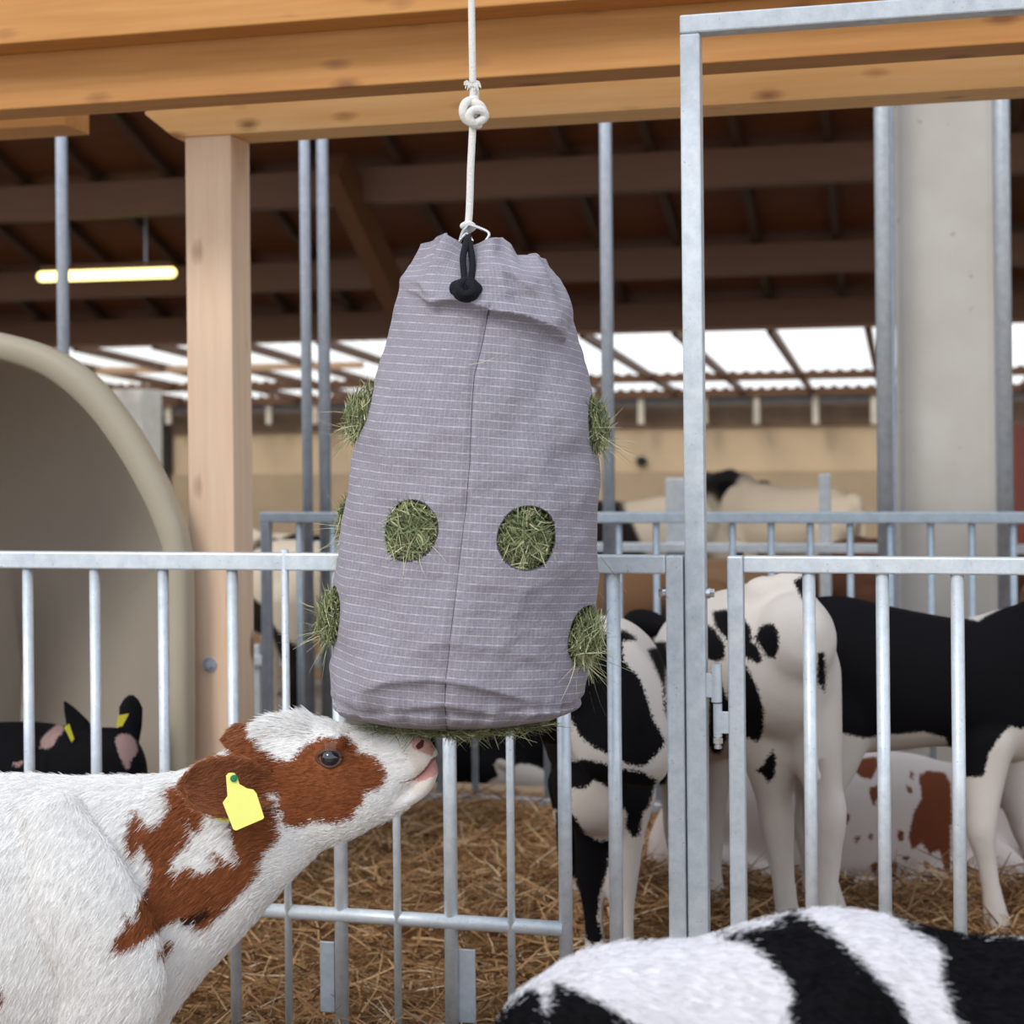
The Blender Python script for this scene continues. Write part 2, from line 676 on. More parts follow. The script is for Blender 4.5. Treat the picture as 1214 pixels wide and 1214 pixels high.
# fluorescent tube light
m, nt, b = new_mat('lit_tube')
b.inputs['Emission Color'].default_value = (1.0, 0.86, 0.30, 1); b.inputs['Emission Strength'].default_value = 2.6
b.inputs['Base Color'].default_value = (1, 0.95, 0.7, 1)
LIT = m
LY = d2Y(13.9)
l0 = onY(50, 328, LY); l1 = onY(203, 323, LY)
li = thing('tube_light', 'glowing yellow fluorescent tube light under the dark roof', 'light', (l0 + l1) / 2)
bm = bmesh.new(); tube(bm, [l0, l1], 0.048, 14)
obj('lamp_tube', bm, LIT, li, smooth=True)
bm = bmesh.new(); obox(bm, l0 + Vector((0, 0.02, 0.07)), l1 + Vector((0, 0.02, 0.07)), 0.10, 0.05)
obj('housing', bm, WOOD_R, li)
for k in (0.2, 0.8):
    pt = l0.lerp(l1, k) + Vector((0, 0.02, 0.09))
    bm = bmesh.new(); cyl(bm, pt, Vector((pt.x, pt.y, roof_h(pt.y) - 0.02)), 0.012, 8)
    obj('hanger', bm, GALV_D, li)

# translucent corrugated roof beyond
TK = 0.053


def troof(Y):
    return H + 1.30 - TK * (Y / math.cos(TH) - 17)


m, nt, b = new_mat('translucent_sheet')
nt.nodes.remove(b)
out = nt.nodes['Material Output']
tr = N(nt, 'ShaderNodeBsdfTranslucent'); tr.inputs[0].default_value = (1.0, 0.985, 0.95, 1)
tp = N(nt, 'ShaderNodeBsdfTransparent'); tp.inputs[0].default_value = (1, 0.99, 0.96, 1)
ms = N(nt, 'ShaderNodeMixShader'); ms.inputs[0].default_value = 0.8
nt.links.new(tr.outputs[0], ms.inputs[1]); nt.links.new(tp.outputs[0], ms.inputs[2]); nt.links.new(ms.outputs[0], out.inputs[0])
SHEET = m
YT0, YT1, YT2 = d2Y(17.1), d2Y(21.8), d2Y(24.2)
ceil2 = None
pitch, nx = 0.17, 10
x = -13.0
sheet_w = 0.97
first = True
bm = bmesh.new()
box(bm, -13, 13, YT0 - 0.05, YT0 + 0.05, troof(YT0) - 0.06, troof(YT0) - 0.03)
ceil2 = struct(obj('ceiling', bm, WOOD_R))
TW = wood('light_roof_timber', (0.50, 0.30, 0.17), (0.62, 0.40, 0.24), 0, knots=False)
for Y, hh, mt in ((YT1, 0.10, WOOD_R), (YT2 - 0.05, 0.09, WOOD_R), (d2Y(19.4), 0.08, TW)):
    bm = bmesh.new(); box(bm, -13, 13 if mt is WOOD_R else onY(430, 440, Y).x, Y - 0.05, Y + 0.05, troof(Y) - 0.06 - hh, troof(Y) - 0.06)
    obj('purlin', bm, mt, ceil2)


def wavy(Y, zflat, zwave, amp, mat, name='closure_strip'):
    """scalloped filler strip under the corrugated sheets"""
    xs_ = np.arange(-13, 13, pitch / 8)
    wz = zwave + amp * np.abs(np.sin(xs_ / pitch * math.pi)) * (1 if zwave > zflat else -1) * -1
    bm_ = bmesh.new()
    a_ = [[bm_.verts.new((x_, yy2, z_)) for x_, z_ in zip(xs_, zz_)] for yy2 in (Y, Y + 0.02) for zz_ in (np.full_like(xs_, zflat), wz)]
    for r0, r1 in ((0, 1), (1, 3), (3, 2), (2, 0)):
        for k_ in range(len(xs_) - 1):
            bm_.faces.new((a_[r0][k_], a_[r0][k_ + 1], a_[r1][k_ + 1], a_[r1][k_]))
    obj(name, bm_, mat, ceil2)


wavy(YT2 - 0.12, troof(YT2) - 0.16, troof(YT2) - 0.005, 0.055, WOOD_R)
wavy(YT1 - 0.07, troof(YT1) - 0.15, troof(YT1) - 0.02, 0.04, WOOD_R)
wavy(YT0 - 0.08, troof(YT0) - 0.02, troof(YT0) - 0.095, -0.0, WOOD_R)
while x < 13:
    xs = np.arange(0, sheet_w + 0.001, pitch / nx)
    zz = 0.028 * np.sin(xs / pitch * 2 * math.pi)
    rows = []
    for Y in (YT0 - 0.1, YT1, YT2 + 0.15):
        rows.append(np.stack([x + xs, np.full_like(xs, Y), troof(Y) + zz], 1))
    V = np.concatenate(rows); k = len(xs)
    fc = []
    for r in range(2):
        for q in range(k - 1):
            fc.append((r * k + q, r * k + q + 1, (r + 1) * k + q + 1, (r + 1) * k + q))
    finish('roof_sheet', mesh_np('roof_sheet', V, np.array(fc)), SHEET, ceil2, smooth=True)
    bm = bmesh.new(); obox(bm, (x, YT0, troof(YT0) - 0.075), (x, YT2, troof(YT2) - 0.075), 0.07, 0.09)
    obj('rafter', bm, WOOD_R, ceil2)
    x += 0.97

# back wall with gutter and brackets
YW = d2Y(24.6)
WALL = plain('cream_render', (0.62, 0.46, 0.30), 0.9, 0.06, 1.5)
WALL_L = plain('lower_render', (0.44, 0.32, 0.21), 0.9, 0.1, 2)
zg = Zat(607, 560, YW)
bm = bmesh.new(); box(bm, -14, 14, YW, YW + 0.2, zg, troof(YW) - 0.14)
wall = struct(obj('wall_back', bm, WALL))
bm = bmesh.new(); box(bm, -14, 14, YW - 0.06, YW, 0, zg)
obj('plinth', bm, WALL_L, wall)
bm = bmesh.new(); box(bm, -14, 14, YT2 + 0.02, YT2 + 0.16, troof(YT2) - 0.27, troof(YT2) - 0.13)
obj('gutter', bm, plain('grey_gutter', (0.20, 0.20, 0.21), 0.6), wall)
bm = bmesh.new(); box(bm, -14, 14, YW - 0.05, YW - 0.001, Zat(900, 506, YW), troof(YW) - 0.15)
obj('eaves_shade_band', bm, plain('eaves_shade_brown', (0.17, 0.105, 0.065), 0.8, 0.25, 3), wall)  # dark brown strip on the wall top, painted-in shade below the eaves
brm = plain('pale_bracket', (0.66, 0.58, 0.48), 0.8)
for px in (319, 374, 200, 760, 897, 967, 1036, 480, 560, 640, 835):
    p = onY(px, 480, YT2 - 0.02)
    bm = bmesh.new(); box(bm, p.x - 0.045, p.x + 0.045, YT2 - 0.06, YT2 + 0.01, Zat(px, 503, YT2), Zat(px, 468, YT2), 0.01)
    obj('bracket', bm, brm, wall)
p = onY(761, 547, YW)
bm = bmesh.new(); cyl(bm, p + Vector((0, -0.09, 0)), p + Vector((0, 0.02, 0)), 0.075, 16)
obj('vent_hole', bm, plain('black_vent', (0.03, 0.03, 0.03)), wall)
# doors in the back wall
def wall_box(name, px0, px1, py0, py1, mat, dy, par):
    a = onY(px0, py0, YW); b_ = onY(px1, py1, YW)
    bm = bmesh.new(); box(bm, a.x, b_.x, YW - dy, YW - 0.001, b_.z, a.z)
    return obj(name, bm, mat, par)


struct(wall_box('door_1', 1200, 1290, 505, 668, plain('red_brown_door', (0.16, 0.035, 0.02), 0.6), 0.10, None))
dk = plain('dark_recess', (0.045, 0.035, 0.03), 0.8)
struct(wall_box('door_2', 168, 206, 487, 668, dk, 0.10, None))
bm = bmesh.new(); box(bm, -14.2, -14, 7, YW + 0.2, 0, 3.2); struct(obj('wall_left', bm, WALL_L))
bm = bmesh.new(); box(bm, 14, 14.2, 7, YW + 0.2, 0, 3.2); struct(obj('wall_right', bm, WALL_L))
# small white gable seen left of the post, above the hutch
Yk = d2Y(20)
bm = bmesh.new()
a = onY(110, 462, Yk); b_ = onY(168, 530, Yk)
box(bm, a.x, b_.x, Yk, Yk + 0.6, 0.0, a.z, 0.01)
tag(obj('white_pillar', bm, plain('white_plaster', (0.72, 0.68, 0.62), 0.9)), 'white plastered pillar behind the hutch under the bright roof', 'pillar')

# grey pillar
YP = d2Y(6.55)
pa = onY(1062, 400, YP).x; pb = onY(1181, 400, YP).x
bm = bmesh.new(); box(bm, pa, pb, YP, YP + 0.42, 0, 4.6, 0.03)
m, nt, b = new_mat('grey_concrete')
v = coords(nt)
n1 = noise_tex(nt, v, 2.5, 4)
n2 = noise_tex(nt, v, 14, 2)
c = ramp(nt, n1, [(0.3, (0.46, 0.42, 0.37)), (0.7, (0.56, 0.53, 0.49))])
c = mix(nt, ramp(nt, n2, [(0.70, (0, 0, 0)), (0.78, (1, 1, 1))]), c, (0.30, 0.25, 0.19))
nt.links.new(c, b.inputs['Base Color']); b.inputs['Roughness'].default_value = 0.85
pl = obj('concrete_pillar', bm, m, smooth=False)
tag(pl, 'broad grey concrete pillar between two steel pipes on the right', 'pillar')

# tall steel pipes behind the far fence
PIPES = [
    (75, 6.0, 0.023, 'thin vertical steel pipe rising above the hutch, leftmost pipe'),
    (363, 6.25, 0.021, 'vertical steel pipe left of the hay bag, farther from the bag than its twin'),
    (384, 6.3, 0.024, 'vertical steel pipe left of the hay bag, nearest its left edge'),
    (720, 6.3, 0.024, 'vertical steel pipe just right of the hay bag'),
    (1048, 6.35, 0.030, 'vertical steel pipe along the left side of the concrete pillar'),
    (1190, 6.35, 0.029, 'vertical steel pipe along the right side of the concrete pillar')]
for px, d, r, lb in PIPES:
    Y = d2Y(d)
    x = onY(px, 400, Y).x
    bm = bmesh.new(); cyl(bm, (x, Y, 0), (x, Y, 4.9), r, 20)
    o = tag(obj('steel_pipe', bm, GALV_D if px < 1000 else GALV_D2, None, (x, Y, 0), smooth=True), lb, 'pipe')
x = onY(1065, 400, d2Y(6.52)).x
bm = bmesh.new(); cyl(bm, (x - 0.02, d2Y(6.5), 0), (x - 0.02, d2Y(6.5), 4.9), 0.010, 12)
tag(obj('cable_conduit', bm, GALV_D), 'thin dark conduit on the left edge of the concrete pillar', 'conduit')

# ------------------------------------------------------------------ near fence
def rail(par, name, px0, px1, ztop, hgt, dep, Y, mat, bev=0.004, x0=None, x1=None):
    a = Xat(px0, Y, 668) if x0 is None else x0
    b_ = Xat(px1, Y, 668) if x1 is None else x1
    bm = bmesh.new(); box(bm, a, b_, Y - dep / 2, Y + dep / 2, ztop - hgt, ztop, bev)
    return obj(name, bm, mat, par)


def bar(par, name, px, z0, z1, r, Y, mat, py=700, n=16):
    x = Xat(px, Y, py)
    bm = bmesh.new(); cyl(bm, (x, Y, z0), (x, Y, z1), r, n)
    o = obj(name, bm, mat, par, smooth=True)
    return o


FT = 1.150
fence = thing('metal_fence', 'galvanised steel fence in front of the hutch and behind the hay bag', 'fence', (Xat(400, YF), YF, 0))
rail(fence, 'top_rail', -260, 812, FT, 0.040, 0.040, YF, GALV, x1=onY(803, 900, YF).x - 0.0195)
for px in (-132, -49, 33, 112.5, 193.5, 275.5):
    bar(fence, 'bar', px, 0.022, FT - 0.040, 0.0128, YF, GALV)
for px in (403, 533, 669, 729):
    o = bar(fence, 'bar', px, 0.02, FT - 0.040, 0.0155, YF, GALV, 900)
for px in (339.5, 469, 604):
    bar(fence, 'thin_bar', px, 0.022, FT + (0.008 if px < 400 else -0.01), 0.0088, YF - 0.012, GALV, 850)
xe = onY(803, 900, YF).x
bm = bmesh.new(); box(bm, xe - 0.019, xe + 0.019, YF - 0.02, YF + 0.02, 0.0, FT, 0.004)
obj('end_stile', bm, GALV, fence)
zl = Zat(500, 1090, YF)
bm = bmesh.new(); cyl(bm, (Xat(283, YF, 1080), YF - 0.004, zl), (Xat(668, YF, 1100), YF - 0.004, zl), 0.0165, 18)
obj('lower_rail', bm, GALV, fence, smooth=True)
bm = bmesh.new(); cyl(bm, (Xat(-260, YF), YF, 0.022), (xe - 0.021, YF, 0.022), 0.0165, 18)
obj('bottom_rail', bm, GALV, fence, smooth=True)
for px0, px1, py in ((380, 397, 1115), (543, 564, 1124)):
    a = onY(px0, py, YF + 0.01); b_ = onY(px1, py, YF + 0.01)
    bm = bmesh.new(); box(bm, a.x, b_.x, YF + 0.004, YF + 0.010, 0.10, a.z, 0.0015)
    bmesh.ops.bevel(bm, geom=[e for e in bm.edges if abs(e.verts[0].co.z - a.z) < 0.003 and abs(e.verts[1].co.z - a.z) < 0.003 and abs(e.verts[0].co.x - e.verts[1].co.x) < 0.001], offset=0.004, segments=1, affect='EDGES') if False else None
    obj('guide_plate', bm, GALV_B, fence)
# bolts through stile and gate post
for px, sgn in ((786, -1), (842, 1)):
    c = onY(px, 703, YF)
    bm = bmesh.new()
    cyl(bm, c + Vector((-0.009 * 1, 0, 0)), c + Vector((0.009, 0, 0)), 0.0095, 6)
    cyl(bm, c + Vector((-0.016 if sgn > 0 else 0.0, 0, 0)), c + Vector((0.0 if sgn > 0 else 0.016, 0, 0)), 0.012, 16)
    obj('bolt', bm, CHROME, fence)

# goal-post frame: tall post with top bar
fr = thing('gate_frame', 'tall galvanised post with a bar across the top, taller than every rail', 'gate frame', (onY(825, 700, YF).x, YF, 0))
xg = onY(824.5, 600, YF).x
zt = Zat(818, 17, YF - 0.022)
bm = bmesh.new(); box(bm, xg - 0.0215, xg + 0.0215, YF - 0.024, YF + 0.024, 0.0, zt - 0.041, 0.004)
obj('post', bm, GALV, fr)
bm = bmesh.new(); box(bm, xg - 0.0215, xg + 2.4, YF - 0.024, YF + 0.024, zt - 0.040, zt, 0.004)
obj('top_bar', bm, GALV, fr)
bm = bmesh.new(); box(bm, xg + 2.36, xg + 2.4, YF - 0.024, YF + 0.024, 0, zt - 0.041, 0.004)
obj('post', bm, GALV, fr)

# gate
YGt = YF - 0.004
gate = thing('metal_gate', 'galvanised gate of upright bars hinged on the tall post at right', 'gate', (Xat(872, YGt), YGt, 0))
x0 = Xat(863, YGt, 700); x1 = Xat(882, YGt, 700)
gr = xg + 2.25
bm = bmesh.new(); box(bm, x0, x1, YGt - 0.018, YGt + 0.018, 0.03, FT, 0.004)
obj('stile', bm, GALV, gate)
bm = bmesh.new(); box(bm, x1 + 0.0005, gr, YGt - 0.018, YGt + 0.018, FT - 0.036, FT, 0.004)
obj('top_rail', bm, GALV, gate)
bm = bmesh.new(); box(bm, x1 + 0.0005, gr, YGt - 0.018, YGt + 0.018, 0.03, 0.066, 0.004)
obj('bottom_rail', bm, GALV, gate)
bm = bmesh.new(); box(bm, gr, gr + 0.036, YGt - 0.018, YGt + 0.018, 0.03, FT, 0.004)
obj('stile', bm, GALV, gate)
bx = Xat(960, YGt, 800); bs = Xat(1047, YGt, 800) - bx
k = 0
while bx + k * bs < gr - 0.05:
    bm = bmesh.new(); cyl(bm, (bx + k * bs, YGt, 0.066), (bx + k * bs, YGt, FT - 0.036), 0.0138, 18)
    obj('bar', bm, GALV, gate, smooth=True)
    k += 1
# hinge
c = onY(850, 786, YGt); zt_ = c.z
hz = [Zat(850, v_, YGt) for v_ in (786, 831, 833, 872, 886)]
hp = thing('hinge', 'chunky steel hinge joining the gate to the tall post', 'hinge', (c.x, YGt, hz[4]))
bm = bmesh.new(); cyl(bm, (c.x, YGt - 0.012, hz[1]), (c.x, YGt - 0.012, hz[0]), 0.0115, 20); obj('upper_sleeve', bm, GALV, hp, smooth=False)
bm = bmesh.new(); cyl(bm, (c.x + 0.002, YGt - 0.012, hz[3]), (c.x + 0.002, YGt - 0.012, hz[2]), 0.0095, 20); obj('lower_sleeve', bm, GALV, hp)
bm = bmesh.new(); cyl(bm, (c.x + 0.002, YGt - 0.012, hz[4]), (c.x + 0.002, YGt - 0.012, hz[3]), 0.0065, 12)
cyl(bm, (c.x + 0.002, YGt - 0.012, hz[3] - 0.014), (c.x + 0.002, YGt - 0.012, hz[3] - 0.002), 0.011, 6)
cyl(bm, (c.x + 0.002, YGt - 0.012, hz[4]), (c.x + 0.002, YGt - 0.012, hz[4] + 0.006), 0.0085, 12); obj('pin_nut', bm, CHROME, hp)
bm = bmesh.new(); box(bm, xg + 0.021, c.x, YGt - 0.018, YGt - 0.010, Zat(850, 826, YGt), Zat(850, 797, YGt), 0.002); obj('leaf', bm, GALV, hp)
bm = bmesh.new(); box(bm, c.x, x0 + 0.001, YGt - 0.018, YGt - 0.010, Zat(850, 868, YGt), Zat(850, 842, YGt), 0.002); obj('leaf', bm, GALV, hp)

# ------------------------------------------------------------------ far fence
farf = thing('metal_fence', 'galvanised fence farther back, parallel behind the first fence', 'fence', (Xat(700, YG), YG, 0))
FT2 = Zat(960, 607, YG)
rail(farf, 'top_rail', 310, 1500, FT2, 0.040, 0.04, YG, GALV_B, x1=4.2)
bx = Xat(961, YG); bs = Xat(1008, YG) - bx
k = -15
while bx + k * bs < 4.1:
    if bx + k * bs > Xat(325, YG):
        bm = bmesh.new(); cyl(bm, (bx + k * bs, YG, 0.09), (bx + k * bs, YG, FT2 - 0.04), 0.0125, 12)
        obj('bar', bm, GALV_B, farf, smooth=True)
    k += 1
zr = Zat(600, 955, YG)
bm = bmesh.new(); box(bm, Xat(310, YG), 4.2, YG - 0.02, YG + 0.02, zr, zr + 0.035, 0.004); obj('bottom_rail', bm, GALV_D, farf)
for px in (316,):
    x = Xat(px, YG)
    bm = bmesh.new(); box(bm, x - 0.018, x + 0.018, YG - 0.02, YG + 0.02, 0, FT2 - 0.04, 0.004); obj('post', bm, GALV_D, farf)
bm = bmesh.new(); box(bm, 4.16, 4.2, YG - 0.02, YG + 0.02, 0, FT2 - 0.04, 0.004); obj('post', bm, GALV_D, farf)
bm = bmesh.new(); box(bm, -3.0, 4.2, YG + 0.04, YG + 0.12, 0, zr + 0.055, 0.006)
tag(obj('wooden_kerb', bm, wood('pale_kerb', (0.55, 0.36, 0.22), (0.68, 0.48, 0.32), 0)), 'pale wooden kerb board along the foot of the far fence', 'board')

# third row: blue-grey rails and posts of the cubicles
Y3 = d2Y(8.2)
cub = thing('cubicle_rail', 'dull blue rails of the feeding barrier far behind both fences', 'rail', (0, Y3, 0))
for py, hh in ((644, 0.045), (778, 0.05)):
    z = Zat(900 if py < 700 else 340, py, Y3)
    bm = bmesh.new(); box(bm, -5, 6, Y3 - 0.02, Y3 + 0.02, z - hh, z, 0.004); obj('rail', bm, GALV_D2, cub)
for px, wd_, top in ((801, 0.10, 567), (978, 0.055, 562), (301, 0.04, 765), (560, 0.05, 562), (1260, 0.05, 562)):
    x = Xat(px, Y3); 
    bm = bmesh.new(); box(bm, x - wd_ / 2, x + wd_ / 2, Y3 + 0.021, Y3 + 0.07, 0, Zat(px, top, Y3), 0.004); obj('post', bm, GALV_D2, cub)
# brown boards behind that rail
Y4 = d2Y(9.6)
bo = thing('board_wall', 'low brown board partition beyond the farther fences', 'partition', (0, Y4, 0))
BW = wood('brown_boards', (0.20, 0.11, 0.055), (0.32, 0.18, 0.09), 0, knots=False)
zt4 = Zat(800, 662, Y4)
nb = 5
for k in range(nb):
    bm = bmesh.new(); box(bm, -7, 7, Y4 + 0.004 * (k % 2), Y4 + 0.04, zt4 * k / nb + 0.004, zt4 * (k + 1) / nb - 0.004, 0.003); obj('board', bm, BW, bo)

# ------------------------------------------------------------------ calf hutch
YH = d2Y(4.40)
outer = [(-330, 930), (-322, 700), (-300, 600), (-250, 510), (-170, 430), (-90, 398), (-40, 391), (0, 395), (60, 414), (110, 448), (150, 497), (185, 556), (205, 602), (217, 642), (222, 700), (223, 930)]
inner = [(-305, 930), (-297, 700), (-276, 612), (-230, 530), (-160, 460), (-90, 424), (-40, 419), (0, 427), (50, 446), (98, 486), (138, 540), (168, 594), (184, 632), (193, 664), (197, 705), (198, 930)]
HUT = plain('hutch_plastic', (0.42, 0.36, 0.27), 0.45, 0.04, 3, bmp=0.02)
HUTI = plain('hutch_inside', (0.44, 0.385, 0.32), 0.6, 0.05, 2, bmp=0.02)
HXs = smooth_path([(onY(a, b_, YH).x, Zat(a, b_, YH)) for a, b_ in outer], 6)
HXi = smooth_path([(onY(a, b_, YH).x, Zat(a, b_, YH)) for a, b_ in inner], 6)
HXs[0][1] = HXs[-1][1] = HXi[0][1] = HXi[-1][1] = 0.0
cxh = sum(p_[0] for p_ in HXs) / len(HXs)
hut = thing('calf_hutch', 'cream arched plastic calf hutch open towards the camera at left', 'hutch', (cxh, YH, 0))
bm = bmesh.new()
# front rim, rolled edge
prof = [(0.0, 0.015, 0), (0.0, 0, -0.012), (0.5, 0, -0.02), (1.0, 0, -0.012), (1.0, 0.0, 0.02)]
rows = []
for s_, g_, dy in ((0.0, 0, 0.05), (0.0, 0, 0.008), (0.12, 0, -0.008), (0.5, 0, -0.012), (0.88, 0, -0.006), (1.0, 0, 0.012), (1.0, 0, 0.06)):
    rows.append([bm.verts.new((a[0] + (b_[0] - a[0]) * s_, YH + dy, a[1] + (b_[1] - a[1]) * s_)) for a, b_ in zip(HXs, HXi)])
for r in range(len(rows) - 1):
    for k in range(len(HXs) - 1):
        bm.faces.new((rows[r][k], rows[r][k + 1], rows[r + 1][k + 1], rows[r + 1][k]))
obj('rim', bm, HUT, hut, smooth=True)
bm = bmesh.new()
rows = []
nd = 14
for r in range(nd + 1):
    t = r / nd
    dy = 0.05 + 1.0 * t
    sc = math.sqrt(max(0.0, 1 - max(0, (t - 0.2) / 0.8) ** 2.4)) if r < nd else 0.0
    sc = max(sc, 0.02)
    rows.append([bm.verts.new((cxh + (a[0] - cxh) * sc - 0.52 * (dy - 0.05), YH + dy, a[1] * (0.35 + 0.65 * sc) if a[1] > 0 else 0.0)) for a in HXi])
for r in range(nd):
    for k in range(len(HXi) - 1):
        bm.faces.new((rows[r][k], rows[r][k + 1], rows[r + 1][k + 1], rows[r + 1][k]))
o = obj('shell', bm, HUTI, hut, smooth=True)
sm = o.modifiers.new('thick', 'SOLIDIFY'); sm.thickness = 0.012; sm.offset = 1

# ------------------------------------------------------------------ hay bag
DB = 3.05
PROF = [(283, 512, 641), (300, 499, 648), (325, 484, 659), (345, 478, 668), (380, 467, 682), (420, 453, 691), (450, 441, 697), (480, 431, 702), (530, 420, 708),
        (600, 411, 711), (660, 403, 710), (700, 398, 708), (750, 392, 703), (790, 388, 696), (812, 390, 690), (830, 396, 683), (842, 408, 670), (849, 428, 645), (852, 470, 600)]
PF = np.array(smooth_path(PROF, 8))
ys = np.linspace(283, 852, 230)
xl = np.interp(ys, PF[:, 0], PF[:, 1]); xr = np.interp(ys, PF[:, 0], PF[:, 2])
kx = 7
pad = lambda a_: np.convolve(np.pad(a_, kx // 2, mode='edge'), np.ones(kx) / kx, 'valid')
xl, xr = pad(xl), pad(xr)
NPH = 420
PH = np.linspace(-math.pi, math.pi, NPH, endpoint=False)
RMX = 0.2475
rim_pts = np.array([(480, 300), (500, 292), (512, 279), (525, 268), (536, 271), (551, 286), (562, 285), (576, 281), (597, 276), (606, 284), (613, 297), (624, 297), (637, 291), (646, 302), (660, 305)])


def seg_dist(x, y, ax, ay, bx, by):
    ex, ey = bx - ax, by - ay
    L2 = ex * ex + ey * ey
    t = np.clip(((x - ax) * ex + (y - ay) * ey) / L2, 0, 1)
    dx = x - (ax + t * ex); dy = y - (ay + t * ey)
    return np.sqrt(dx * dx + dy * dy), t, ((x - ax) * ey - (y - ay) * ex) / math.sqrt(L2)


def overhang(x, y, pl, amp, up, dn):
    """cloth bulging out above a polyline, tucked in below it"""
    best = np.full(x.shape, 1e9); sg = np.zeros(x.shape); tt = np.zeros(x.shape)
    n_ = len(pl) - 1
    for i_ in range(n_):
        d_, t_, s_ = seg_dist(x, y, *pl[i_], *pl[i_ + 1])
        mk = d_ < best
        best = np.where(mk, d_, best); sg = np.where(mk, np.sign(s_), sg); tt = np.where(mk, (i_ + t_) / n_, tt)
    taper = np.clip(np.sin(np.clip(tt, 0.02, 0.98) * math.pi) * 1.6, 0, 1)
    return amp * taper * np.where(sg > 0, np.exp(-best / up), np.exp(-best / dn))


def bag_point(ph, yy, disp=True, extra=0.0):
    """ph array, yy array (pixel row at the bag's axis)"""
    l = np.interp(yy, ys, xl); r = np.interp(yy, ys, xr)
    cx = (l + r) / 2; hw = (r - l) / 2
    R = hw * DB / F
    X = (cx - S / 2) * DB / F
    Z = (CY - yy) * DB / F
    fx = cx + hw * np.sin(ph); front = np.clip(np.cos(ph), 0, 1)
    # neck rim rises and falls around the opening
    topw = np.clip(1 - (yy - 283) / 60, 0, 1)
    rimy = np.interp(fx, rim_pts[:, 0], rim_pts[:, 1])
    back = 300 + 10 * np.sin(ph * 5)
    rimy = rimy * (front > 0.1) + back * (front <= 0.1)
    rimy = CY - (CY - rimy) / 1.05
    dz = -(rimy - 283) * topw ** 1.5 * DB / F
    Z = Z + dz
    dR = np.zeros_like(R)
    if disp:
        fy = yy + (yy - CY) * 0.08 * front
        g = overhang(fx, fy, [(477, 338), (500, 345), (522, 356), (545, 352), (562, 356), (582, 366), (612, 372), (640, 384), (664, 400), (672, 404)], 0.040, 42, 2.6)
        g += overhang(fx, fy, [(575, 300), (612, 330), (640, 360), (664, 398)], 0.016, 20, 6)
        g += overhang(fx, fy, [(486, 326), (505, 332), (528, 349)], 0.014, 12, 4)
        g += overhang(fx, fy, [(440, 822), (475, 808), (520, 806), (560, 812), (605, 826), (640, 836)], 0.016, 26, 4)
        g += overhang(fx, fy, [(470, 852), (500, 840), (540, 838), (590, 850), (650, 846), (690, 820)], 0.011, 18, 4)
        g += overhang(fx, fy, [(590, 300), (592, 330), (598, 352)], 0.014, 14, 8)
        g += overhang(fx, fy, [(480, 780), (530, 760), (600, 770), (660, 790)], 0.007, 30, 10)
        g += overhang(fx, fy, [(430, 570), (520, 600), (600, 560)], 0.006, 34, 14)
        g += overhang(fx, fy, [(560, 690), (620, 700), (700, 672)], 0.006, 30, 12)
        g += overhang(fx, fy, [(420, 700), (470, 690), (530, 662)], 0.006, 30, 12)
        g += overhang(fx, fy, [(640, 420), (665, 470), (690, 540)], 0.006, 16, 10)
        g += overhang(fx, fy, [(500, 420), (470, 470), (445, 540)], 0.005, 18, 12)
        dR = dR + g * front
        nz = np.array([noise.noise(Vector((a_ * 0.022 + b_ * 0.008, b_ * 0.017 - a_ * 0.006, 0.3))) for a_, b_ in zip(fx, fy)])
        nz2 = np.array([noise.noise(Vector((a_ * 0.05 - b_ * 0.02, b_ * 0.05 + a_ * 0.02, 4.3))) for a_, b_ in zip(fx, fy)])
        dR = dR + 0.009 * nz * np.clip((yy - 300) / 60, 0, 1) + 0.003 * nz2
        # gathered folds at the neck and in the hem
        nk = np.clip(1 - (yy - 290) / 90, 0, 1)
        dR = dR + nk * (0.012 * np.sin(ph * 9 + 0.8) + 0.006 * np.sin(ph * 17))
        hm = np.exp(-((yy - 835) / 16) ** 2)
        dR = dR + hm * (0.004 * np.sin(ph * 23) + 0.003 * np.sin(ph * 41 + 1) + 0.004)
        dR = dR - 0.006 * np.exp(-((yy - 826 - 3 * np.sin(ph * 7)) / 4) ** 2)
        dR = dR + 0.004 * np.sin(ph * 3 + yy * 0.02) + 0.0025 * np.sin(ph * 11 - yy * 0.035) * np.sin(yy * 0.02)
        dR = dR - 0.005 * np.exp(-((ph - seam_ph(yy)) * R / 0.006) ** 2) * (yy > 370)
    RR = R + dR + extra
    x = X + RR * np.sin(ph); dpt = DB - 0.92 * RR * np.cos(ph)
    # positions given at the axis depth stay metric
    P = np.array(EYE)[None, :] + x[:, None] * np.array(Rc) + Z[:, None] * np.array(Uc) + dpt[:, None] * np.array(Fw)
    return P


def seam_ph(yy):
    return np.interp(yy, [370, 450, 550, 650, 740, 850], [0.06, -0.03, -0.02, -0.05, -0.06, -0.04])


PHg, YYg = np.meshgrid(PH, ys)
PHf, YYf = PHg.ravel().copy(), YYg.ravel().copy()
